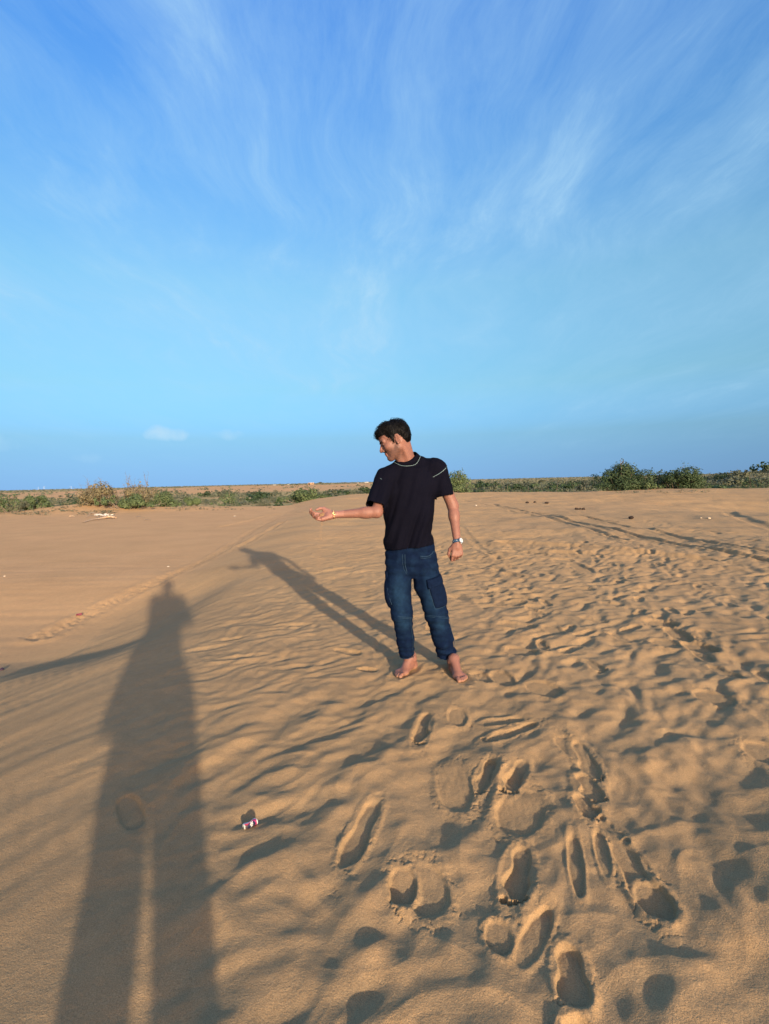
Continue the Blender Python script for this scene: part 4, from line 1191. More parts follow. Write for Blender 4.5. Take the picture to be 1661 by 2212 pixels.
    def panel(name, quad, off, th, mat, nu=12, nv=14, depthc=3.49, parent=None):
        """a patch lying on the cloth; quad = 4 picture points (tl, tr, br, bl) with yaw, marched onto the jeans"""
        Vp = []
        for j in range(nv + 1):
            for i in range(nu + 1):
                s, t = i / nu, j / nv
                u = (quad[0][0] * (1 - s) + quad[1][0] * s) * (1 - t) + (quad[3][0] * (1 - s) + quad[2][0] * s) * t
                v = (quad[0][1] * (1 - s) + quad[1][1] * s) * (1 - t) + (quad[3][1] * (1 - s) + quad[2][1] * s) * t
                az = quad[4] * (1 - s) + quad[5] * s
                # axis of the leg at this height
                leg = LEGS[quad[6]]; zz = at(u, v, depthc).z
                k = 0
                while k < len(leg) - 2 and leg[k + 1][0][2] > zz: k += 1
                a_, b_ = leg[k][0], leg[k + 1][0]; w = np.clip((a_[2] - zz) / (a_[2] - b_[2]), 0, 1); c = a_ * (1 - w) + b_ * w; c[2] = zz
                e = 1 - (2 * s - 1) ** 8; e2 = 1 - (2 * t - 1) ** 8
                Vp.append(jnF.march(c, (math.cos(az), math.sin(az), 0), .16, off * (.35 + .65 * e * e2)))
        Fp = [(j * (nu + 1) + i, j * (nu + 1) + i + 1, (j + 1) * (nu + 1) + i + 1, (j + 1) * (nu + 1) + i) for j in range(nv) for i in range(nu)]
        q = under(link(name, mesh_np(name, Vp, Fp), mat), parent or o); solidify(q, th, 0)
        return q, Vp, nu, nv
    A = math.radians
    pk, Vp, nu, nv = panel('cargo_pocket', ((925, 1258), (956, 1248), (961, 1303), (936, 1308), A(-92), A(-5), 'L'), .011, .004, denim_dark)
    edge = [Vp[j * (nu + 1)] for j in range(nv + 1)] + [Vp[nv * (nu + 1) + i] for i in range(nu + 1)]
    under(tube([p + Vector((0, -.003, 0)) for p in edge], .0013, name='pocket_stitching', mat=denim_thread), pk)
    fl, Vp, nu, nv = panel('pocket_flap', ((921, 1247), (951, 1237), (957, 1255), (927, 1266), A(-97), A(-5), 'L'), .0155, .004, denim_dark, parent=pk)
    edge = [Vp[j * (nu + 1)] for j in range(nv + 1)] + [Vp[nv * (nu + 1) + i] for i in range(nu + 1)]
    pk2, Vp, nu, nv = panel('cargo_pocket', ((836, 1243), (845, 1243), (853, 1300), (840, 1296), A(-190), A(-150), 'R'), .006, .004, denim_dark)
    under(tube([Vp[j * (nu + 1) + nu] + Vector((0, -.003, 0)) for j in range(nv + 1)], .0013, name='pocket_stitching', mat=denim_thread), pk2)
    fl2, Vp, nu, nv = panel('pocket_flap', ((833, 1232), (843, 1232), (846, 1248), (834, 1248), A(-190), A(-152), 'R'), .010, .004, denim_dark, parent=pk2)
    # slanting front pocket mouth, fly
    def line(name, pts, r=.0013, off=.0055, axis=None):
        P = []
        for (u, v) in pts:
            c = np.array(at(u, v, 3.49)); P.append(jnF.march(c, (0, -1, .02), .2, off))
        return under(tube(P, r, name=name, mat=denim_thread), o)
    line('pocket_mouth', [(905, 1197), (915, 1198.5), (925, 1197), (932, 1192), (936, 1186)], .0020); line('pocket_mouth', [(905, 1200.5), (915, 1202), (926, 1200.5), (934, 1195), (937, 1189)])
    line('fly_stitching', [(868, 1193), (868.5, 1212), (871, 1225), (877, 1235)]); line('fly_stitching', [(873, 1193), (873.5, 1216), (878, 1232)], .0020)
    for nm, u0 in (('R', 0), ('L', 1)):
        pass
    line('inseam_stitching', [(888, 1320), (888.5, 1350), (889, 1385), (890, 1415)]) if False else None
    for q in list(C.objects):
        if q.parent in (o, pk, pk2): q.matrix_parent_inverse = Matrix.Identity(4)
    return o
jeans = jeans_parts()

# ---- wristwatch and bracelet
def ring_mesh(c, ax, r, w, th, n=28, squash=1.0):
    ax = unit(ax); e1 = unit(np.cross(ax, [0, 1, .01])); e2 = np.cross(ax, e1); V = []; Fq = []
    for k in range(n):
        t = 2 * math.pi * k / n; d = e1 * math.cos(t) + e2 * math.sin(t) * squash
        for (a, b) in ((-w / 2, 0), (w / 2, 0), (w / 2, th), (-w / 2, th)): V.append(np.array(c) + ax * a + d * (r + b))
    for k in range(n):
        for j in range(4): Fq.append((k * 4 + j, k * 4 + (j + 1) % 4, ((k + 1) % n) * 4 + (j + 1) % 4, ((k + 1) % n) * 4 + j))
    return np.array(V), Fq
def disc(name, c, nrm, r, th, mat, parent, n=28, r2=None):
    nrm = unit(nrm); e1 = unit(np.cross(nrm, [0, 0, 1.01])); e2 = np.cross(nrm, e1); V = []; Fq = []
    prof = [(r, 0), (r, th * .7), (r * .92, th), (r2 or r * .8, th)]
    for (rr, z) in prof:
        for k in range(n): t = 2 * math.pi * k / n; V.append(np.array(c) + nrm * z + (e1 * math.cos(t) + e2 * math.sin(t)) * rr)
    for j in range(len(prof) - 1):
        for k in range(n): Fq.append((j * n + k, j * n + (k + 1) % n, (j + 1) * n + (k + 1) % n, (j + 1) * n + k))
    V.append(np.array(c) + nrm * th * .98); ctr = len(V) - 1; j = len(prof) - 1
    for k in range(0, n, 2): Fq.append((j * n + k, j * n + k + 1, j * n + (k + 2) % n, ctr))
    return under(link(name, mesh_np(name, V, Fq, False), mat), parent)
wa = unit(np.array(J['wrL'] - J['elL'])); wc = np.array(J['elL'].lerp(J['wrL'], .985))
V_, F_ = ring_mesh(wc, wa, .0275, .019, .0035)
watch = under(link('wristwatch', mesh_np('wristwatch', V_, F_, False), strap_m)); watch['label'] = 'steel wristwatch with blue strap'
dn = unit(.62, -.78, .05); dn = unit(dn - wa * (dn @ wa))
wd = wc + dn * .0285
disc('watch_case', wd, dn, .0185, .009, steel, watch); disc('watch_face', wd + dn * .0086, dn, .0145, .0012, dial_m, watch)
crown_dir = unit(wa); disc('watch_crown', wd + dn * .004 + crown_dir * .0185, crown_dir, .0032, .004, steel, watch, n=10)
for k in range(3):
    e = unit(np.cross(wa, dn)); e = e if e[0] < 0 else -e
    an = math.radians(48 + k * 24); d_ = dn * math.cos(an) + e * math.sin(an)
    V_, F_ = ring_mesh(wc + d_ * .0312, d_, .0016, .002, .002, n=8)
    under(link('strap_stud', mesh_np('strap_stud', V_, F_), steel), watch)
for k_, an in enumerate((100, 200)):
    a_ = math.radians(an); t1 = unit(wa * math.cos(a_) + np.cross(dn, wa) * math.sin(a_))
    under(tube([wd + dn * .0105, wd + dn * .0105 + t1 * (.011 - .003 * k_)], .0007, name='watch_hand', mat=pmat('hand_dark', (.03, .03, .03)) if k_ == 0 else bpy.data.materials['hand_dark']), watch)
ba = unit(np.array(J['wrR'] - J['elR'])); bc = np.array(J['wrR'].lerp(J['elR'], .02))
e1 = unit(np.cross(ba, [0, 1, .01])); e2 = np.cross(ba, e1)
brc = None
for k in range(22):
    t = 2 * math.pi * k / 22; d = e1 * math.cos(t) + e2 * math.sin(t); c = bc + d * .0265 + ba * (.002 * (k % 2))
    V_, F_ = ring_mesh(c, d if k % 2 else ba, .0024, .002, .0015, n=8)
    if brc is None:
        brc = under(link('bracelet', mesh_np('bracelet', V_, F_), gold)); brc['label'] = 'gold link bracelet with a round medallion'
    else: under(link('chain_link', mesh_np('chain_link', V_, F_), gold), brc)
md_ = unit(0, -.9, .35); md_ = unit(md_ - ba * (md_ @ ba))
V_, F_ = ring_mesh(bc + md_ * .0275, md_, .0062, .0022, .0045, n=20)
under(link('medallion', mesh_np('medallion', V_, F_), gold), brc)
for q in list(C.objects):
    if q.parent in (watch, brc): q.matrix_parent_inverse = Matrix.Identity(4)
# nails
hrf, fing = hands['R']
for (heel, toe, big) in ((heelR, toeR, 1), (heelL, toeL, -1)):
    h0 = np.array((heel.x, heel.y, GROUND)); d = unit(toe.x - heel.x, toe.y - heel.y, 0); s = unit(np.cross([0, 0, 1], d)) * big
    for b_, a1, r in ((.031, .236, .0075), (.009, .238, .0050), (-.008, .228, .0046), (-.023, .215, .0044), (-.037, .200, .0042)):
        c = h0 + d * (a1 - .004) + s * b_ + np.array([0, 0, .0185 if b_ > .03 else .0155])
        disc('toenail', c, unit(d * .5 + np.array([0, 0, .9])), r, .0012, nail_m, man, n=12)
# sand lying in the palm, and the thread of grains running from it
sandg = pmat('loose_sand', (.27, .165, .085), rough=.95, spec=.1)
fs = Field(hrf(.06, 0, .01) - .06, hrf(.06, 0, .01) + .06, .003)
fs.ell(hrf(.068, .006, .004), (.022, .017, .008), k=0, frame=(unit(-1, -.05, -.1), unit(0, .78, .62), unit(0, -.62, .78)))
V_, F_ = fs.mesh(); V_ = V_ + vnormals(V_, F_) * (perlin3(V_, (200, 200, 200), 3) * .002)[:, None]
hs_ = link('handful_of_sand', mesh_np('handful_of_sand', V_, F_), sandg)
tag(hs_, 'small handful of sand lying in the cupped palm of the outstretched hand', 'sand')
src = np.array(at(694, 1127, 3.20)); V, Fq = [], []
r3 = np.random.default_rng(4)
for k in range(420):
    t = r3.random() ** 1.25; z = src[2] - 0.005 - t * .34
    sp = .0035 + .016 * t
    c = np.array([src[0] - .022 * t + r3.normal() * sp, src[1] + r3.normal() * sp, z]); s_ = r3.uniform(.0005, .0010)
    b0 = len(V); V += [c + [s_, 0, -s_], c + [-s_, s_, -s_], c + [-s_, -s_, -s_], c + [0, 0, s_]]
    Fq += [(b0, b0 + 1, b0 + 3), (b0 + 1, b0 + 2, b0 + 3), (b0 + 2, b0, b0 + 3), (b0, b0 + 2, b0 + 1)]
fsn = link('falling_sand', mesh_np('falling_sand', V, Fq, False), sandg)
tag(fsn, 'thin stream of sand grains falling from the outstretched hand', 'sand', kind='stuff')

# ------------------------------------------------------------------ shrubs
def leaf_mat(name, lo, hi):
    m = bpy.data.materials.new(name); m.use_nodes = True
    t = m.node_tree; b = t.nodes['Principled BSDF']
    b.inputs['Roughness'].default_value = 0.6; b.inputs['Specular IOR Level'].default_value = 0.25
    a = N(t, 'ShaderNodeAttribute', attribute_name='leaf'); sp = N(t, 'ShaderNodeSeparateColor'); L(t, a.outputs['Color'], sp.inputs[0])
    mx = N(t, 'ShaderNodeMix', data_type='RGBA'); L(t, sp.outputs[0], mx.inputs[0]); mx.inputs[6].default_value = (*lo, 1); mx.inputs[7].default_value = (*hi, 1)
    L(t, mx.outputs[2], b.inputs['Base Color'])
    tr = N(t, 'ShaderNodeBsdfTranslucent'); L(t, mx.outputs[2], tr.inputs['Color'])
    ad = N(t, 'ShaderNodeMixShader'); ad.inputs[0].default_value = 0.25
    L(t, b.outputs[0], ad.inputs[1]); L(t, tr.outputs[0], ad.inputs[2])
    L(t, ad.outputs[0], t.nodes['Material Output'].inputs['Surface'])
    return m
LEAF = {
    'milkweed': leaf_mat('broad_green_leaf', (0.055, 0.095, 0.040), (0.17, 0.22, 0.10)),
    'dark': leaf_mat('dark_leaf', (0.028, 0.055, 0.024), (0.085, 0.125, 0.055)),
    'dry': leaf_mat('dry_leaf', (0.095, 0.105, 0.055), (0.30, 0.24, 0.14)),
    'grey': leaf_mat('grey_leaf', (0.085, 0.100, 0.062), (0.19, 0.20, 0.13)),
}
BARK = pmat('shrub_bark', (0.20, 0.16, 0.12), rough=.9)
def leaves(P, Nr, size, rg, aspect=1.5):
    """one folded leaf (two quads) at each point"""
    n = len(P)
    a = rg.normal(size=(n, 3)); a -= (a * Nr).sum(1, keepdims=True) * Nr * .8; a /= np.linalg.norm(a, axis=1, keepdims=True)
    up = Nr + rg.normal(size=(n, 3)) * .55; b = np.cross(a, up); b /= np.linalg.norm(b, axis=1, keepdims=True)
    c = np.cross(b, a)
    s = size * rg.uniform(.6, 1.3, n)[:, None]
    w = s / aspect * .5
    V = np.stack([P - a * s * .5, P + b * w - c * w * .35, P + a * s * .5, P - b * w - c * w * .35], 1)
    F = (np.arange(n) * 4)[:, None] + np.array([[0, 1, 2, 3]])
    return V.reshape(-1, 3), np.concatenate([np.stack([F[:, 0], F[:, 1], F[:, 2]], 1), np.stack([F[:, 0], F[:, 2], F[:, 3]], 1)])
def crown_points(lobes, n, rg, shell=.55):
    w = np.array([l[3] * l[4] for l in lobes]); w = w / w.sum()
    k = rg.choice(len(lobes), n, p=w)
    Lb = np.array([l[:6] for l in lobes])[k]
    d = rg.normal(size=(n, 3)); d /= np.linalg.norm(d, axis=1, keepdims=True)
    r = shell + (1 - shell) * rg.random(n) ** .5
    P = Lb[:, :3] + d * r[:, None] * Lb[:, 3:6]
    return P, d
def shrub(name, label, pos, wid, hgt, dep, kind='milkweed', nleaf=2600, leaf=.11, spires=0, bare=0, seed=0, cat='shrub', lobes_n=None, group=None, sink=.1):
    rg = np.random.default_rng(100 + seed); rd = random.Random(seed)
    root = empty(name, pos, label, cat, group)
    nl = lobes_n or max(5, int(wid / .45) + 3)
    lobes = []
    for i in range(nl):
        x = (i + .5) / nl * 2 - 1 + rd.gauss(0, .12)
        env = max(.25, 1 - abs(x) ** 2.2 * .55) * rd.uniform(.72, 1.05)
        rr = hgt * env * rd.uniform(.26, .42)
        for k in range(2 if env * hgt > .8 else 1):
            lx = x * (wid / 2 - rr * .6) + rd.gauss(0, .08); ly = rd.uniform(-1, 1) * (dep / 2 - rr * .5)
            lz = hgt * env - rr if k == 0 else rr * rd.uniform(.5, 1.0)
            lobes.append((lx, ly, lz, rr * rd.uniform(.9, 1.3), rr * rd.uniform(.9, 1.2), rr * rd.uniform(.85, 1.1)))
    main_ = list(lobes)
    for s in range(spires):
        b = rd.choice(main_); h_ = rd.uniform(.10, .26) * hgt
        lobes.append((b[0] + rd.gauss(0, .1), b[1] + rd.gauss(0, .1), b[2] + b[5] + h_ * .4, .07 * wid ** .3, .07, h_ * .65))
    P, d = crown_points(lobes, nleaf, rg)
    P = P + rg.normal(size=P.shape) * (.05 * hgt) * (rg.random((len(P), 1)) < .25)
    # clumps: keep leaves where a coarse noise is high, so the crown has gaps
    cl = perlin3(P + np.array([seed * 3.7, 0, 0]), (2.6 / max(hgt, .8) * 1.5,) * 3, seed) + .5 * perlin3(P, (5.5, 5.5, 5.5), seed + 3)
    keep = (cl > -.42) & (P[:, 2] > -sink)
    P, d, cl = P[keep], d[keep], cl[keep]
    n1 = d + np.array([0, 0, .5]); n1 /= np.linalg.norm(n1, axis=1, keepdims=True)
    V, F = leaves(P, n1, leaf, rg, 1.45 if kind != 'grey' else 3.0)
    tone = np.clip(.35 + .45 * rg.random(len(P)) + .25 * perlin3(P, (1.3, 1.3, 1.3), seed + 9), 0, 1)
    me = mesh_np('crown', V, F, False); vattr(me, 'leaf', np.repeat(tone, 4)[:, None] * np.ones((1, 3)))
    link('crown', me, LEAF[kind], root)
    # stems from the foot to the lobes, bare twigs on top
    SV, SF = [], []
    def add(pts, r):
        v, f_ = tube(pts, r, name=None, nseg=4, taper=lambda t: 1 - .75 * t)
        SF.extend([tuple(q + len(SV) for q in g) for g in f_]); SV.extend(v)
    for l in lobes:
        fx = l[0] * .35 + rd.gauss(0, .08)
        mid = Vector((fx * .5 + l[0] * .5 + rd.gauss(0, .06), l[1] * .5, l[2] * .45))
        add([Vector((fx, l[1] * .3, -.12)), mid, Vector((l[0], l[1], l[2]))], .030 * hgt ** .5)
    for s in range(bare):
        l = rd.choice(lobes); p0 = Vector((l[0], l[1], l[2])); dr = Vector((rd.gauss(0, .45), rd.gauss(0, .3), 1)).normalized()
        ln = rd.uniform(.3, .75) * hgt * .6
        p1 = p0 + dr * (l[5] + ln * .4); p2 = p1 + (dr + Vector((rd.gauss(0, .4), rd.gauss(0, .3), 0))).normalized() * ln * .6
        add([p0, p1, p2], .012)
        for q in range(3):
            a = p1.lerp(p2, rd.random()); add([a, a + Vector((rd.gauss(0, 1), rd.gauss(0, .6), abs(rd.gauss(.5, .5)))).normalized() * rd.uniform(.1, .3)], .006)
    link('stems', mesh_np('stems', SV, SF), BARK, root)
    return root

def place(u0, u1, vt, vb, depth=None):
    """foot, width and height of something seen between columns u0-u1 and rows vt-vb, standing on the ground"""
    um = (u0 + u1) / 2
    if depth is None: p = hit(um, vb)
    else:
        p = at(um, vb, depth); p.z = float(base(p.x, p.y))
    sc = p.y / 1106.0
    top = at(um, vt, p.y)
    return p, (u1 - u0) * sc, max(.3, top.z - p.z)
def put(name, label, box, depth=None, **kw):
    p, w, h = place(*box, depth)
    return shrub(name, label, p, w, h, kw.pop('dep', min(w * .8, 2.6)), **kw)
put('shrub', 'large half-dry shrub with bare twigs on top, left of the bleached branch row', (168, 335, 1036, 1104), 35.5, kind='dry', nleaf=5200, leaf=.13, spires=14, bare=46, seed=1)
put('shrub', 'low bright green broad-leaved shrub in front of the large half-dry shrub', (205, 345, 1066, 1109), 34.2, kind='milkweed', nleaf=4600, leaf=.125, spires=6, seed=2)
put('shrub', 'thinning brown-green shrub with dead branches at the foot of the large half-dry shrub', (160, 245, 1058, 1105), 35.0, kind='dry', nleaf=1700, leaf=.11, spires=4, bare=26, seed=3)
put('shrub', 'rounded upright green shrub just right of the large half-dry shrub', (332, 382, 1058, 1098), 36.0, kind='milkweed', nleaf=2300, leaf=.12, spires=4, seed=4)
put('shrub', 'low wide green shrub behind a small hummock of sand', (384, 452, 1072, 1101), 36.0, kind='milkweed', nleaf=2300, leaf=.11, spires=3, seed=5)
put('shrub', 'small pointed green shrub standing alone over a grey bush', (478, 516, 1060, 1098), 40.5, kind='milkweed', nleaf=1300, leaf=.12, spires=4, seed=6)
put('shrub', 'small grey bush at the foot of the pointed green shrub', (474, 528, 1084, 1100), 39.5, kind='grey', nleaf=900, leaf=.12, seed=7)
put('shrub', 'two-humped grey-green bush between the pointed shrub and the dune crest', (536, 598, 1072, 1100), 41.0, kind='grey', nleaf=1900, leaf=.12, spires=4, seed=8)
put('shrub', 'broad pale green shrub half hidden by the dune crest below the outstretched arm', (612, 702, 1052, 1103), 41.0, kind='milkweed', nleaf=3800, leaf=.13, spires=6, seed=9)
put('shrub', 'dense green shrub cut by the left edge of the view', (-30, 46, 1058, 1100), 36.5, kind='milkweed', nleaf=2600, leaf=.12, spires=12, seed=10)
put('shrub', 'round dark green shrub between the edge shrub and the large half-dry one', (42, 112, 1068, 1108), 35.6, kind='milkweed', nleaf=2900, leaf=.12, spires=4, seed=11)
put('shrub', 'pale grey bush in front of the shrub at the left edge', (-6, 66, 1084, 1116), 33.8, kind='grey', nleaf=2500, leaf=.11, spires=8, seed=12)
put('shrub', 'low dull bush with a dark side right of the round dark green shrub', (108, 160, 1080, 1104), 37.0, kind='grey', nleaf=1500, leaf=.11, seed=13)
put('shrub', 'tall pointed green shrub right behind the man\'s shoulder', (958, 1026, 1016, 1077), 41.5, kind='milkweed', nleaf=3800, leaf=.13, spires=9, seed=14)
put('shrub', 'tallest dark green shrub of the pair on the right crest', (1286, 1404, 990, 1065), 37.5, kind='dark', nleaf=9500, leaf=.13, spires=12, seed=15)
put('shrub', 'wide dark green shrub right of the tallest one on the crest', (1390, 1528, 1005, 1061), 39.0, kind='dark', nleaf=8500, leaf=.13, spires=9, bare=5, seed=16)
put('shrub', 'small low shrub with pale leaves at the foot of the two dark crest shrubs', (1345, 1440, 1040, 1064), 36.8, kind='milkweed', nleaf=1500, leaf=.11, spires=3, seed=17)
put('shrub', 'dark round bush beyond the crest, left of a second dark one', (1120, 1168, 1045, 1070), 62, kind='dark', nleaf=1200, leaf=.18, spires=3, seed=18)
put('shrub', 'dark leafy bush beyond the crest with a jagged top', (1168, 1222, 1036, 1070), 60, kind='dark', nleaf=1700, leaf=.18, spires=7, seed=19)
put('shrub', 'pale thin bush beyond the crest, leftmost of three in a row', (1068, 1122, 1050, 1071), 61, kind='milkweed', nleaf=900, leaf=.16, spires=5, seed=20)
put('shrub', 'grey leafless bush between the jagged dark bush and the tall crest shrubs', (1220, 1272, 1047, 1070), 62, kind='grey', nleaf=900, leaf=.16, bare=14, seed=21)
put('shrub', 'long dark hedge-like thicket at the right edge below the hill', (1566, 1700, 1030, 1066), 66, kind='dark', nleaf=3600, leaf=.22, spires=5, seed=22)

# ---- shrubs dotted over the plain
protos = []
for k in range(5):
    rg = np.random.default_rng(500 + k)
    lobes = [(rg.normal() * .35, rg.normal() * .3, rg.uniform(.3, .62), rg.uniform(.25, .45), rg.uniform(.25, .4), rg.uniform(.25, .4)) for _ in range(5)]
    P, d = crown_points(lobes, 170, rg, .6)
    P[:, 2] = np.maximum(P[:, 2], -.05)
    n1 = d + np.array([0, 0, .5]); n1 /= np.linalg.norm(n1, axis=1, keepdims=True)
    V, F = leaves(P, n1, .26, rg)
    me = mesh_np('plain_shrub', V, F, False); vattr(me, 'leaf', np.repeat(rg.random(len(P)) * .8, 4)[:, None] * np.ones((1, 3)))
    me.materials.append(LEAF['dark' if k % 2 else 'grey'] if k < 4 else LEAF['milkweed']); protos.append((me, V, F))
rg = np.random.default_rng(77)
cand = []
for (u0, u1, vlo, vhi, n) in ((-40, 1700, 1020, 1102, 5200),):
    uu = rg.uniform(u0, u1, n * 3)
    for u in uu:
        az = math.atan2(u - 830, 1106) + rg.normal() * .002
        rr = 58 * (1100 / 58.0) ** (rg.random() ** .85)
        x, y = rr * math.sin(az), rr * math.cos(az)
        left = az < .04
        if y < 56: continue
        if left:
            pr = .6 if rr < 230 else (.10 if rr < 1000 else .5)
            if rr < 120: pr = .16
        else: pr = .45 if rr < 150 else 1.0
        if rg.random() > pr: continue
        if perlin(np.array([x / 30.]), np.array([y / 30.]), 131)[0] < (-.35 if not left else -.15): continue
        cand.append((x, y, rr, az))
XY = np.array([(c[0], c[1]) for c in cand]); ZZ = base(XY[:, 0], XY[:, 1])
SZ = rg.lognormal(-.05, .40, len(cand)) * np.where(XY[:, 1] > 160, 1.35, .95)
app = SZ / np.hypot(XY[:, 0], XY[:, 1])
inview = np.abs(XY[:, 0] / XY[:, 1]) < .76
order = np.argsort(-(app * inview))
first = order[:270]
tones = {0: 'rounded grey-green shrub among many on the scrub plain beyond the dune', 1: 'dark green shrub among many on the scrub plain beyond the dune',
         2: 'pale grey-green shrub among many on the scrub plain beyond the dune', 3: 'small dark bush among many on the scrub plain beyond the dune', 4: 'bright green shrub among many on the scrub plain beyond the dune'}
GRPL = 'shrubs dotted over the scrub plain'
for i in first:
    k = int(rg.integers(0, 5)) if rg.random() < .8 else 1
    o = bpy.data.objects.new('plain_shrub', protos[k][0]); C.objects.link(o)
    s = SZ[i]; o.scale = (s * rg.uniform(.9, 1.7), s * 1.1, s * rg.uniform(.75, 1.05)); o.location = (XY[i, 0], XY[i, 1], ZZ[i] - .05); o.rotation_euler = (0, 0, rg.uniform(0, 6.28))
    az_ = math.atan2(XY[i, 0], XY[i, 1]); kind_ = ('dark', 'grey-green', 'dark', 'grey-green', 'bright green')[0 if False else (1 if k in (0, 2) else 4 if k == 4 else 0)]
    where = next(w for lim, w in ((-.50, 'behind the left edge shrubs'), (-.36, 'beyond the large half-dry shrub'), (-.20, 'left of the outstretched hand'), (.02, 'behind the outstretched arm'), (.20, 'right of the man\'s shoulder'), (.38, 'left of the tall crest shrubs'), (9, 'below the hill at the right')) if az_ < lim)
    rr_i = math.hypot(XY[i, 0], XY[i, 1]); far_ = 'near edge' if rr_i < 95 else 'middle' if rr_i < 170 else 'far part'
    tag(o, f'{kind_} shrub on the {far_} of the plain, {where}', 'shrub', f'{kind_} shrubs on the {far_} of the plain, {where}')
VV, FF, CC = [], [], []
tot = 0
# plus a far belt that closes up towards the horizon
far_r = 1000 * (14 ** rg.random(2600)); far_a = rg.uniform(-.75, .75, 2600)
for i in list(order[270:]) + list(range(-len(far_r), 0)):
    me, V, F = protos[int(rg.integers(0, 5))]
    if i >= 0: x, y, z, s = XY[i, 0], XY[i, 1], ZZ[i], SZ[i]; rr = math.hypot(x, y)
    else:
        rr = far_r[i]; x, y = rr * math.sin(far_a[i]), rr * math.cos(far_a[i]); z = -2.9; s = 1.6 + rr / 900
    nq = 46 if rr < 260 else 12
    n = len(V) // 4
    pick = rg.choice(n, nq, replace=False)
    W_ = V.reshape(-1, 4, 3)[pick].copy(); cn = W_.mean(1, keepdims=True); W_ = cn + (W_ - cn) * (1.25 if nq == 46 else 2.3)
    a = rg.uniform(0, 6.28); c_, s_ = math.cos(a), math.sin(a)
    sc = np.array([s * rg.uniform(.9, 1.7), s, s * rg.uniform(.7, 1.0)])
    W_ = W_ * sc; W_ = np.stack([W_[..., 0] * c_ - W_[..., 1] * s_, W_[..., 0] * s_ + W_[..., 1] * c_, W_[..., 2]], -1) + np.array([x, y, z - .05])
    b0 = np.arange(nq)[:, None] * 4 + tot
    FF.append(b0 + np.array([[0, 1, 2, 3]])); VV.append(W_.reshape(-1, 3)); tot += nq * 4
    CC.append(np.repeat(rg.random(nq) * .6 + (.0 if rg.random() < .5 else .3), 4))
me = mesh_np('distant_scrub', np.concatenate(VV), np.concatenate(FF), False)
vattr(me, 'leaf', np.concatenate(CC)[:, None] * np.ones((1, 3)))
o = link('distant_scrub', me, LEAF['grey']); tag(o, 'distant desert scrub that closes up into a dark green band towards the horizon', kind='stuff')

# ---- tufts of ground plants on the hummocks
def tuft(n, boxes, name, label, h=.10, kind='grey', seed=0):
    rg = np.random.default_rng(seed); V, F = [], []
    P = []
    while len(P) < n:
        b = boxes[int(rg.integers(0, len(boxes)))]
        p = hit(rg.uniform(b[0], b[1]), rg.uniform(b[2], b[3])); P.append((p.x, p.y, gz(p.x, p.y)))
    P = np.array(P); Q = np.repeat(P, 7, 0) + rg.normal(size=(n * 7, 3)) * [.10, .10, .02]; Q[:, 2] += h * .4
    v, f_ = leaves(Q, np.tile([0, 0, 1.0], (len(Q), 1)), h, rg, 2.5)
    me = mesh_np(name, v, f_, False); vattr(me, 'leaf', np.repeat(rg.random(len(Q)), 4)[:, None] * np.ones((1, 3)))
    tag(link(name, me, LEAF[kind]), label, kind='stuff')
tuft(150, [(90, 170, 1094, 1106), (330, 600, 1096, 1104), (170, 250, 1104, 1112), (20, 110, 1106, 1114), (1330, 1530, 1060, 1066)], 'ground_plants', 'sparse low ground plants round the feet of the shrubs', .13, 'grey', 3)

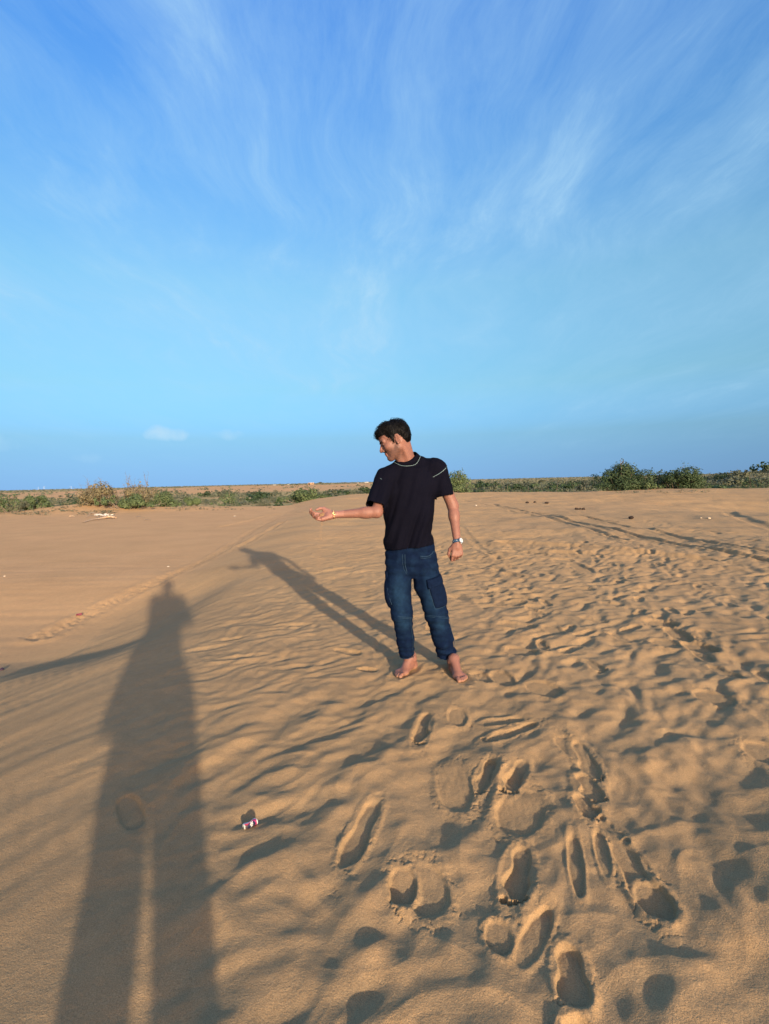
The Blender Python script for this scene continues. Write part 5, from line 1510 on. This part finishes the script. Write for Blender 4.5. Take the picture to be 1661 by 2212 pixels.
# ------------------------------------------------------------------ the photographer, whose long shadow falls into the picture
cloth2 = pmat('pale_cotton', (0.30, 0.32, 0.36), rough=.9, noise=(5, .1)); trous2 = pmat('grey_trousers', (0.08, 0.08, 0.09), rough=.9)
def photographer():
    X0, Y0 = -.115, -.34
    gzv = float(base(X0, Y0))
    root = empty('person', (X0, Y0, gzv), 'photographer in long loose shirt and wide trousers holding up a phone, casting the long shadow', 'person')
    inv = Matrix.Translation((X0, Y0, gzv)).inverted()
    def un(o): o.parent = root; o.matrix_parent_inverse = inv; return o
    f = Field((-.75, -.75, gzv - .02), (.55, .12, 1.80), .011)
    f.ell((X0 + .01, Y0 + .01, 1.585), (.078, .10, .12), k=.03)
    f.cone((X0, Y0, 1.40), (X0 + .005, Y0, 1.56), .060, .055, k=.03)
    f.loft([(X0, Y0, 1.43, .17, .10, 0), (X0, Y0, 1.20, .17, .11, 0), (X0, Y0, .95, .16, .11, 0)], k=.02)
    f.cone((X0, Y0, 1.44), (X0 - .17, Y0, 1.38), .05, .05, k=.03); f.cone((X0, Y0, 1.44), (X0 + .17, Y0, 1.38), .05, .05, k=.03)
    f.cone((X0 - .17, Y0, 1.38), (-.30, Y0 + .05, 1.15), .05, .042, k=.02); f.cone((-.30, Y0 + .05, 1.15), (-.035, -.075, 1.275), .042, .028, k=.02)
    f.cone((X0 + .18, Y0, 1.38), (.14, Y0 + .06, 1.15), .05, .042, k=.02); f.cone((.14, Y0 + .06, 1.15), (.045, -.075, 1.27), .042, .028, k=.02)
    for s, hx in ((-1, -.040), (1, .045)):
        f.cone((hx, -.080, 1.275), (hx * .98, -.062, 1.31), .026, .022, k=.01)
        for q in range(4): f.cone((hx, -.055, 1.255 + .02 * q), (hx * .62, -.030, 1.258 + .02 * q), .0095, .008, k=.004)
    for x in (-.115, .12):
        f.cone((x * 1.0 - .08, Y0, .85), (x - .06, Y0, .08), .06, .04, k=.02)
        f.cone((x - .06, Y0 - .03, .05), (x - .07, Y0 + .14, .03), .038, .03, k=.02)
    V, F_ = f.mesh(); V[:, 2] = np.maximum(V[:, 2], gzv)
    me = mesh_np('body', V, F_); vattr(me, 'tone', np.tile([.30, .125, .078], (len(V), 1))); un(link('body', me, skin))
    h = Field((X0 - .16, Y0 - .17, 1.5), (X0 + .16, Y0 + .17, 1.80), .008)
    h.ell((X0 + .01, Y0 - .01, 1.625), (.088, .105, .100)); h.ell((X0 + .01, Y0 + .13, 1.55), (.09, .09, .09), k=.01, sub=True)
    V, F_ = h.mesh(); V = V + vnormals(V, F_) * (perlin3(V, (35, 35, 35), 2) * .008)[:, None]
    un(link('hair', mesh_np('hair', V, F_), hair_m))
    f = Field((-.75, -.75, .55), (.55, .12, 1.50), .012)
    f.loft([(X0, Y0, 1.43, .155, .10, 0), (X0, Y0, 1.25, .195, .13, 0), (X0, Y0, 1.0, .20, .15, 0), (X0 + .01, Y0, .80, .235, .17, 0), (X0 + .015, Y0, .66, .262, .18, 0)], k=.02)
    f.cone((X0, Y0, 1.42), (X0 - .17, Y0, 1.37), .07, .075, k=.03); f.cone((X0, Y0, 1.42), (X0 + .18, Y0, 1.37), .07, .075, k=.03)
    f.cone((X0 - .17, Y0, 1.36), (-.285, Y0 + .05, 1.16), .078, .075, k=.03); f.cone((X0 + .18, Y0, 1.36), (.13, Y0 + .06, 1.16), .078, .075, k=.03)
    V, F_ = f.mesh(); V = relax(V, F_, 1)
    V = V + vnormals(V, F_) * (perlin(V[:, 0] / .08, V[:, 2] / .4, 5) * .012)[:, None]
    V, F_ = drop_faces(V, F_, V[F_].mean(1)[:, 2] > .68); o = un(link('long_shirt', mesh_np('long_shirt', V, F_), cloth2)); solidify(o, .004, 1)
    f = Field((-.6, -.75, gzv), (.4, .12, 1.1), .012)
    for (xt, xb) in ((-.155, -.118), (.065, .108)):
        f.cone((xt, Y0, .80), (xt, Y0, .56), .10, .104, k=.02); f.cone((xt, Y0, .56), (xb * .6 + xt * .4, Y0, .40), .104, .080, k=.02); f.cone((xb * .6 + xt * .4, Y0, .40), (xb, Y0, .04), .078, .062, k=.02)
    V, F_ = f.mesh(); V = V + vnormals(V, F_) * (perlin(V[:, 0] / .07, V[:, 2] / .3, 6) * .008)[:, None]
    V, F_ = drop_faces(V, F_, V[F_].mean(1)[:, 2] > gzv + .07); o = un(link('trousers', mesh_np('trousers', V, F_), trous2)); solidify(o, .004, 1)
photographer()
def rounded_box(name, c, sx, sy, sz, mat, bev=.006):
    import bmesh
    bm = bmesh.new(); bmesh.ops.create_cube(bm, size=1.0)
    bmesh.ops.scale(bm, vec=(sx, sy, sz), verts=bm.verts)
    bmesh.ops.bevel(bm, geom=bm.edges[:], offset=bev, segments=2, affect='EDGES')
    me = bpy.data.meshes.new(name); bm.to_mesh(me); bm.free()
    me.polygons.foreach_set('use_smooth', np.ones(len(me.polygons), bool))
    o = link(name, me, mat); o.location = c; return o
ph = empty('phone', (0, -.014, CAM_H - .035), 'dark smartphone held up by the photographer to take the picture', 'phone')
pb_ = rounded_box('case', (0, 0, 0), .074, .008, .158, pmat('phone_case', (.03, .03, .035), rough=.4), .003); pb_.parent = ph
sc_ = rounded_box('screen', (0, -.0046, 0), .068, .001, .150, pmat('phone_glass', (.01, .01, .012), rough=.08), .0003); sc_.parent = ph

# ------------------------------------------------------------------ the crushed can
can_p = ground(540, 1776)
can = empty('drink_can', can_p, 'crushed pink, navy and white drink can lying on its side in the sand', 'can')
dx = (ground(553, 1772) - ground(526, 1782)); CL = .054
yaw = math.atan2(dx.y, dx.x)
can_red = bpy.data.materials.new('can_print'); can_red.use_nodes = True
t = can_red.node_tree; b = t.nodes['Principled BSDF']; b.inputs['Roughness'].default_value = .3; b.inputs['Specular IOR Level'].default_value = .5
a = N(t, 'ShaderNodeAttribute', attribute_name='print'); L(t, a.outputs['Color'], b.inputs['Base Color'])
alum = pmat('can_metal', (.80, .80, .74), rough=.28, metal=.7)
def make_can():
    n, m = 40, 36
    prof = [(-.5, .66), (-.47, .80), (-.40, 1.0)] + [(-.40 + .80 * i / m, 1.0) for i in range(1, m)] + [(.40, 1.0), (.46, .84), (.49, .76), (.5, .76)]
    R = .0175; V = []; col = []
    for (s, rr) in prof:
        for k in range(n):
            th = 2 * math.pi * k / n
            dent = 1 - .30 * math.exp(-((s - .05) / .22) ** 2) * max(0, math.sin(th)) ** 1.2 + .05 * math.sin(3 * th + s * 9) * math.exp(-(s / .3) ** 2)
            sq = .72
            tw = .25 * s
            y = R * rr * math.cos(th + tw) * 1.12 * (1 + .06 * math.sin(s * 12)); z = R * rr * math.sin(th + tw) * dent * sq
            V.append((s * CL, y, z + .002 * math.sin(s * 7)))
            # flat print: white ends, pink body, navy round panel, white lettering is added as shapes
            front = -math.cos(th)                    # towards the camera
            du = s / .33; dv = (math.asin(max(-1, min(1, math.sin(th)))) + .35) / .95
            if s < -.405 or s > .40 : c = (.78, .76, .70)
            elif math.sin(th) > .72 + .16 * math.sin(s * 8): c = (.72, .70, .68)
            elif front > 0 and ((s - .03) / .30) ** 2 + ((math.sin(th) + .45) / .85) ** 2 < 1: c = (.018, .020, .055)
            elif front > 0 and s < -.12 and math.sin(th) < .1: c = (.07, .05, .05)
            else: c = (.62, .055, .10) if s < .15 else (.36, .03, .12)
            col.append(c)
    F = [(i * n + k, i * n + (k + 1) % n, (i + 1) * n + (k + 1) % n, (i + 1) * n + k) for i in range(len(prof) - 1) for k in range(n)]
    me = mesh_np('can_wall', V, F); vattr(me, 'print', col)
    o = link('can_wall', me, can_red, can)
    for nm, i, sgn in (('can_lid', len(prof) - 1, 1), ('can_base', 0, -1)):
        ring = V[i * n:(i + 1) * n]; c = np.mean(ring, axis=0); VV_ = [tuple(p) for p in ring] + [tuple(c + (np.array(p) - c) * .86 - np.array([sgn * .0025, 0, 0])) for p in ring] + [tuple(c - np.array([sgn * .0022, 0, 0]))]
        F2 = [(k, (k + 1) % n, n + (k + 1) % n, n + k) for k in range(n)] + [(n + k, n + (k + 1) % n, n + (k + 2) % n, 2 * n) for k in range(0, n, 2)]
        q = link(nm, mesh_np(nm, VV_, F2), alum, can)
        if sgn == 1:
            tabv, tabf = tube([c + np.array([.001, .007 * math.cos(a_), .0045 * math.sin(a_) + .002]) for a_ in np.linspace(0, 6.28, 12, endpoint=False)], .0008, True, name=None)
            link('ring_pull', mesh_np('ring_pull', tabv, tabf), alum, q)
    return o
wall = make_can()
can.rotation_euler = (math.radians(-38), math.radians(-4), yaw)
can.location.z += .011
cu = bpy.data.curves.new('lettering', 'FONT'); cu.body = 'ADD'; cu.size = .0135; cu.align_x = 'CENTER'; cu.align_y = 'CENTER'; cu.offset = .0003
tmp = bpy.data.objects.new('tmp', cu); C.objects.link(tmp)
bpy.context.view_layer.update()
me = bpy.data.meshes.new_from_object(tmp); bpy.data.objects.remove(tmp)
co = np.empty(len(me.vertices) * 3); me.vertices.foreach_get('co', co); co = co.reshape(-1, 3)
# lettering runs round the can, reading upwards; wrap it on the wall
th = math.pi + .30 - co[:, 0] / .0175 * -1.0
th = math.pi - (co[:, 0] / .017 - .25)
s_ = co[:, 1] / CL + .03
R_ = .0180
sinv = np.sin(th)
dent = 1 - .30 * np.exp(-((s_ - .05) / .22) ** 2) * np.maximum(0, sinv) ** 1.2 + .05 * np.sin(3 * th + s_ * 9) * np.exp(-(s_ / .3) ** 2)
P = np.stack([s_ * CL, R_ * np.cos(th + .25 * s_) * 1.12 * (1 + .06 * np.sin(s_ * 12)), R_ * np.sin(th + .25 * s_) * dent * .72 + .002 * np.sin(s_ * 7)], -1)
P[:, 1] -= .0006
me.vertices.foreach_set('co', P.astype(np.float32).ravel()); me.update()
link('lettering', me, pmat('white_print', (.75, .75, .72), rough=.4), wall)

# ------------------------------------------------------------------ litter, stones, dead wood
def pebble(name, label, cat, u, v, r, color, flat=.6, seed=0, group=None, lift=0):
    p = ground(u, v); f = Field((-r * 1.6,) * 3, (r * 1.6,) * 3, r / 5)
    f.ell((0, 0, 0), (r, r * .8, r * flat)); f.ell((r * .35, r * .1, r * .1), (r * .6, r * .5, r * flat * .8), k=r * .3)
    V, F_ = f.mesh(); V = V + vnormals(V, F_) * (perlin3(V / r, (1.4, 1.4, 1.4), seed) * r * .22)[:, None]
    o = link(name, mesh_np(name, V, F_), pmat(name + '_stuff', color, rough=.9, noise=(20 / r / 20, .2)))
    o.location = (p.x, p.y, p.z + r * flat * .45 + lift); o.rotation_euler = (0, 0, seed * 1.3)
    return tag(o, label, cat, group)
pebble('stone', 'small dark purple stone in the shade of the bank at the left edge', 'stone', 3.8, 1448, .022, (.06, .035, .055), .7, 1)
DL = ('dark dung lump largest and leftmost of the four beside the wheel tracks', 'dark dung lump farthest back of the four beside the wheel tracks', 'middle dark dung lump of the four beside the wheel tracks', 'long dark dung lump rightmost of the four beside the wheel tracks')
for k, (u, v, r) in enumerate(((1246, 1101.5, .075), (1253, 1099, .05), (1252.5, 1102, .05), (1260, 1102, .08))):
    pebble('dung_lump', DL[k], 'dung', u, v, r, (.045, .03, .022), .6, k + 2, 'dark lumps on the sand beside the wheel tracks', lift=.01)
pebble('dung_lump', 'single black dung lump lying apart just above the wheel tracks on the right', 'dung', 1363, 1122.4, .075, (.03, .02, .016), .6, 9, lift=.02)
for k, (u, v, lb) in enumerate(((1139, 1086, 'far small dark dung lump, leftmost on the flat sand towards the crest'), (1155, 1086, 'far small dark dung lump just right of the leftmost one'), (1181, 1088.6, 'far small dark dung lump, rightmost of the far three'))):
    pebble('dung_lump', lb, 'dung', u, v, .10, (.05, .035, .025), .5, k + 12, 'far dark lumps towards the crest', lift=.02)
pebble('stone', 'pale pebble right of another on the smooth sand above the right-hand ridge line', 'stone', 1531, 1121, .05, (.55, .42, .28), .6, 21)
pebble('stone', 'smaller pale pebble left of another on the smooth sand at the right', 'stone', 1514, 1119.5, .035, (.50, .38, .25), .6, 22)
pebble('stone', 'tiny pale pebble on the trodden sand above the man\'s left hand', 'stone', 1028, 1093, .06, (.62, .52, .40), .5, 23)
# crumpled pieces of plastic
def scrap(name, label, cat, u, v, w, color, seed, zs=.35, yaw=0):
    n = 9; p = ground(u, v); r4 = np.random.default_rng(seed); g = np.linspace(-1, 1, n); X, Y = np.meshgrid(g, g)
    Z = perlin(X * 1.3 + seed, Y * 1.3, seed) * w * zs + np.abs(perlin(X * 2.1, Y * 2.1 + seed, seed + 1)) * w * zs
    edge = 1 + .25 * perlin(X * 2, Y * 2, seed + 2)
    V = np.stack([X * w * .5 * edge, Y * w * .32 * edge, Z - Z.min() + .002], -1).reshape(-1, 3)
    F_ = [(j * n + i, j * n + i + 1, (j + 1) * n + i + 1, (j + 1) * n + i) for j in range(n - 1) for i in range(n - 1)]
    o = link(name, mesh_np(name, V, F_, False), pmat(name + '_stuff', color, rough=.45)); o.location = p; o.rotation_euler = (0, 0, yaw); solidify(o, .0012, 1)
    return tag(o, label, cat)
scrap('wrapper', 'crumpled dark pink wrapper lying on the turned sand at the left', 'wrapper', 171, 1330, .07, (.20, .035, .06), 4, .35, .5)
scrap('plastic_scrap', 'torn white plastic scrap lying on the flat sand left of the track', 'litter', 363, 1225, .035, (.62, .56, .46), 5)
scrap('plastic_scrap', 'tiny white plastic scrap at the left edge of the flat sand', 'litter', 10, 1246, .035, (.60, .50, .40), 6)
scrap('plastic_scrap', 'white plastic piece on the slope behind the flat, left of the hand', 'litter', 507, 1116, .10, (.60, .52, .42), 7)
# bleached branch with a rag caught on it
wood = pmat('bleached_wood', (.58, .42, .28), rough=.85, noise=(9, .2))
bp = ground(216, 1121)
br = empty('dead_branch', bp, 'bleached forked dead branch lying on the sand below the large half-dry shrub', 'branch')
def bw(u, v, h): q = ground(u, v); return Vector((q.x, q.y, q.z + h)) - bp
def limb(name, pts, r, par): return link(name, mesh_np(name, *tube(pts, r, name=None, nseg=7, taper=lambda t: 1 - .6 * t)), wood, par)
limb('limb', [bw(250, 1121, .07), bw(236, 1120.5, .11), bw(218, 1122, .07), bw(200, 1124.5, .06), bw(180, 1129, .02)], .055, br)
limb('limb', [bw(232, 1121, .09), bw(216, 1118, .16), bw(200, 1116, .22), bw(190, 1114, .14)], .045, br)
limb('twig', [bw(214, 1122, .09), bw(212, 1124.5, .02)], .02, br); limb('twig', [bw(196, 1116, .2), bw(186, 1119, .02)], .018, br); limb('twig', [bw(240, 1121, .1), bw(250, 1117, .17)], .02, br)
rg5 = ground(216, 1119)
o = scrap('rag', 'torn white rag caught on the bleached dead branch', 'rag', 219, 1119.5, .60, (.55, .52, .45), 8, .16, .2); o.location.z += .10
o = scrap('rag', 'small white strip of rag on the right end of the dead branch', 'rag', 238, 1119, .32, (.55, .52, .45), 9, .14, .1); o.location.z += .12
for k, (u, v, lb) in enumerate(((156, 1116, 'short pale stick on the sand left of the bleached branch'), (300, 1117, 'tiny dark twig on the flat right of the bleached branch'), (318, 1124, 'dark bit of bark on the flat below the green shrubs'))):
    p = ground(u, v)
    v_, f_ = tube([Vector((-.16, 0, .03)), Vector((0, .03, .045)), Vector((.15, -.02, .02))], .022, name=None, taper=lambda t: 1 - .5 * t)
    o = link('stick', mesh_np('stick', v_, f_), wood if k == 0 else BARK); o.location = p; tag(o, lb, 'stick')

# ------------------------------------------------------------------ far off: buildings, a mast, wind turbines
white = pmat('white_wall', (.50, .50, .49), rough=.8); brown = pmat('mud_wall', (.36, .24, .15), rough=.9); glassd = pmat('dark_opening', (.03, .03, .035), rough=.4); tin = pmat('tin_roof', (.45, .45, .45), rough=.5)
def house(label, u, v, dist, w, h, d, m, nwin=3, flat=True):
    p = at(u, v, dist); z = float(base(p.x, p.y))
    r_ = empty('building', (p.x, p.y, z), label, 'building')
    wl = rounded_box('wall', (0, 0, h / 2), w, d, h, m, .02); wl.parent = r_
    rf = rounded_box('roof', (0, 0, h + .12), w + .5, d + .5, .24, tin if not flat else m, .02); rf.parent = r_
    for k in range(nwin):
        x = (k + .5) / nwin * w - w / 2
        q = rounded_box('window' if k else 'door', (x, -d / 2 - .03, h * (.55 if k else .38)), w / nwin * .35, .08, h * (.36 if k else .76), glassd, .01); q.parent = r_
    return r_
house('long white building on the horizon just left of the man\'s shoulder', 791, 1041, 1700, 17, 4.6, 10, white, 5)
house('small pale building left of the long white one on the horizon', 774, 1043, 1650, 7, 3.4, 6, white, 3)
house('low white building on the horizon above the outstretched arm', 593, 1047, 1500, 9, 2.8, 7, white, 3)
house('second low white building right of the first above the outstretched arm', 622, 1047, 1500, 7, 2.8, 6, white, 2)
house('small brown shed on the bare far dune', 672, 1048, 640, 7.5, 2.6, 4, brown, 2, False)
def mast(u, dist, h, label):
    p = at(u, 1040, dist); z = float(base(p.x, p.y))
    r_ = empty('lattice_mast', (p.x, p.y, z), label, 'mast'); sm = pmat('mast_steel', (.25, .25, .27), rough=.5)
    for sx, sy in ((-1, -1), (1, -1), (1, 1), (-1, 1)):
        link('leg', mesh_np('leg', *tube([Vector((sx * h * .045, sy * h * .045, 0)), Vector((sx * h * .010, sy * h * .010, h))], h * .008, name=None, nseg=4)), sm, r_)
    for k in range(8):
        t0 = k / 8; a = h * (.045 - .035 * t0); z0 = h * t0; a1 = h * (.045 - .035 * (t0 + .125)); z1 = h * (t0 + .125)
        link('brace', mesh_np('brace', *tube([Vector((-a, -a, z0)), Vector((a1, -a1, z1))], h * .004, name=None, nseg=4)), sm, r_)
mast(772.5, 4200, 26, 'thin dark lattice mast on the horizon near the man\'s shoulder')
wt = pmat('turbine_white', (.8, .8, .8), rough=.5)
def turbine(u, dist, h, rot, label):
    p = at(u, 1058, dist); z = -3.0
    r_ = empty('wind_turbine', (p.x, p.y, z), label, 'wind turbine', 'wind turbines on the far horizon')
    link('tower', mesh_np('tower', *tube([Vector((0, 0, 0)), Vector((0, 0, h))], h * .035, name=None, nseg=10, taper=lambda t: 1 - .45 * t)), wt, r_)
    nc = rounded_box('nacelle', (0, 0, h + h * .015), h * .035, h * .12, h * .04, wt, h * .005); nc.parent = r_
    for k in range(3):
        a = rot + k * 2.094
        link('blade', mesh_np('blade', *tube([Vector((0, -h * .07, h)), Vector((math.sin(a) * h * .16, -h * .07, h + math.cos(a) * h * .16)), Vector((math.sin(a) * h * .5, -h * .07, h + math.cos(a) * h * .5))], h * .016, name=None, nseg=5, taper=lambda t: 1 - .75 * t)), wt, r_)
turbine(83, 14000, 62, .2, 'tiny white wind turbine on the horizon, leftmost of three')
turbine(95.5, 14000, 80, -.6, 'tiny white wind turbine on the horizon, middle and tallest of three')
turbine(154, 14000, 66, 1.0, 'tiny white wind turbine on the horizon beside the large half-dry shrub')
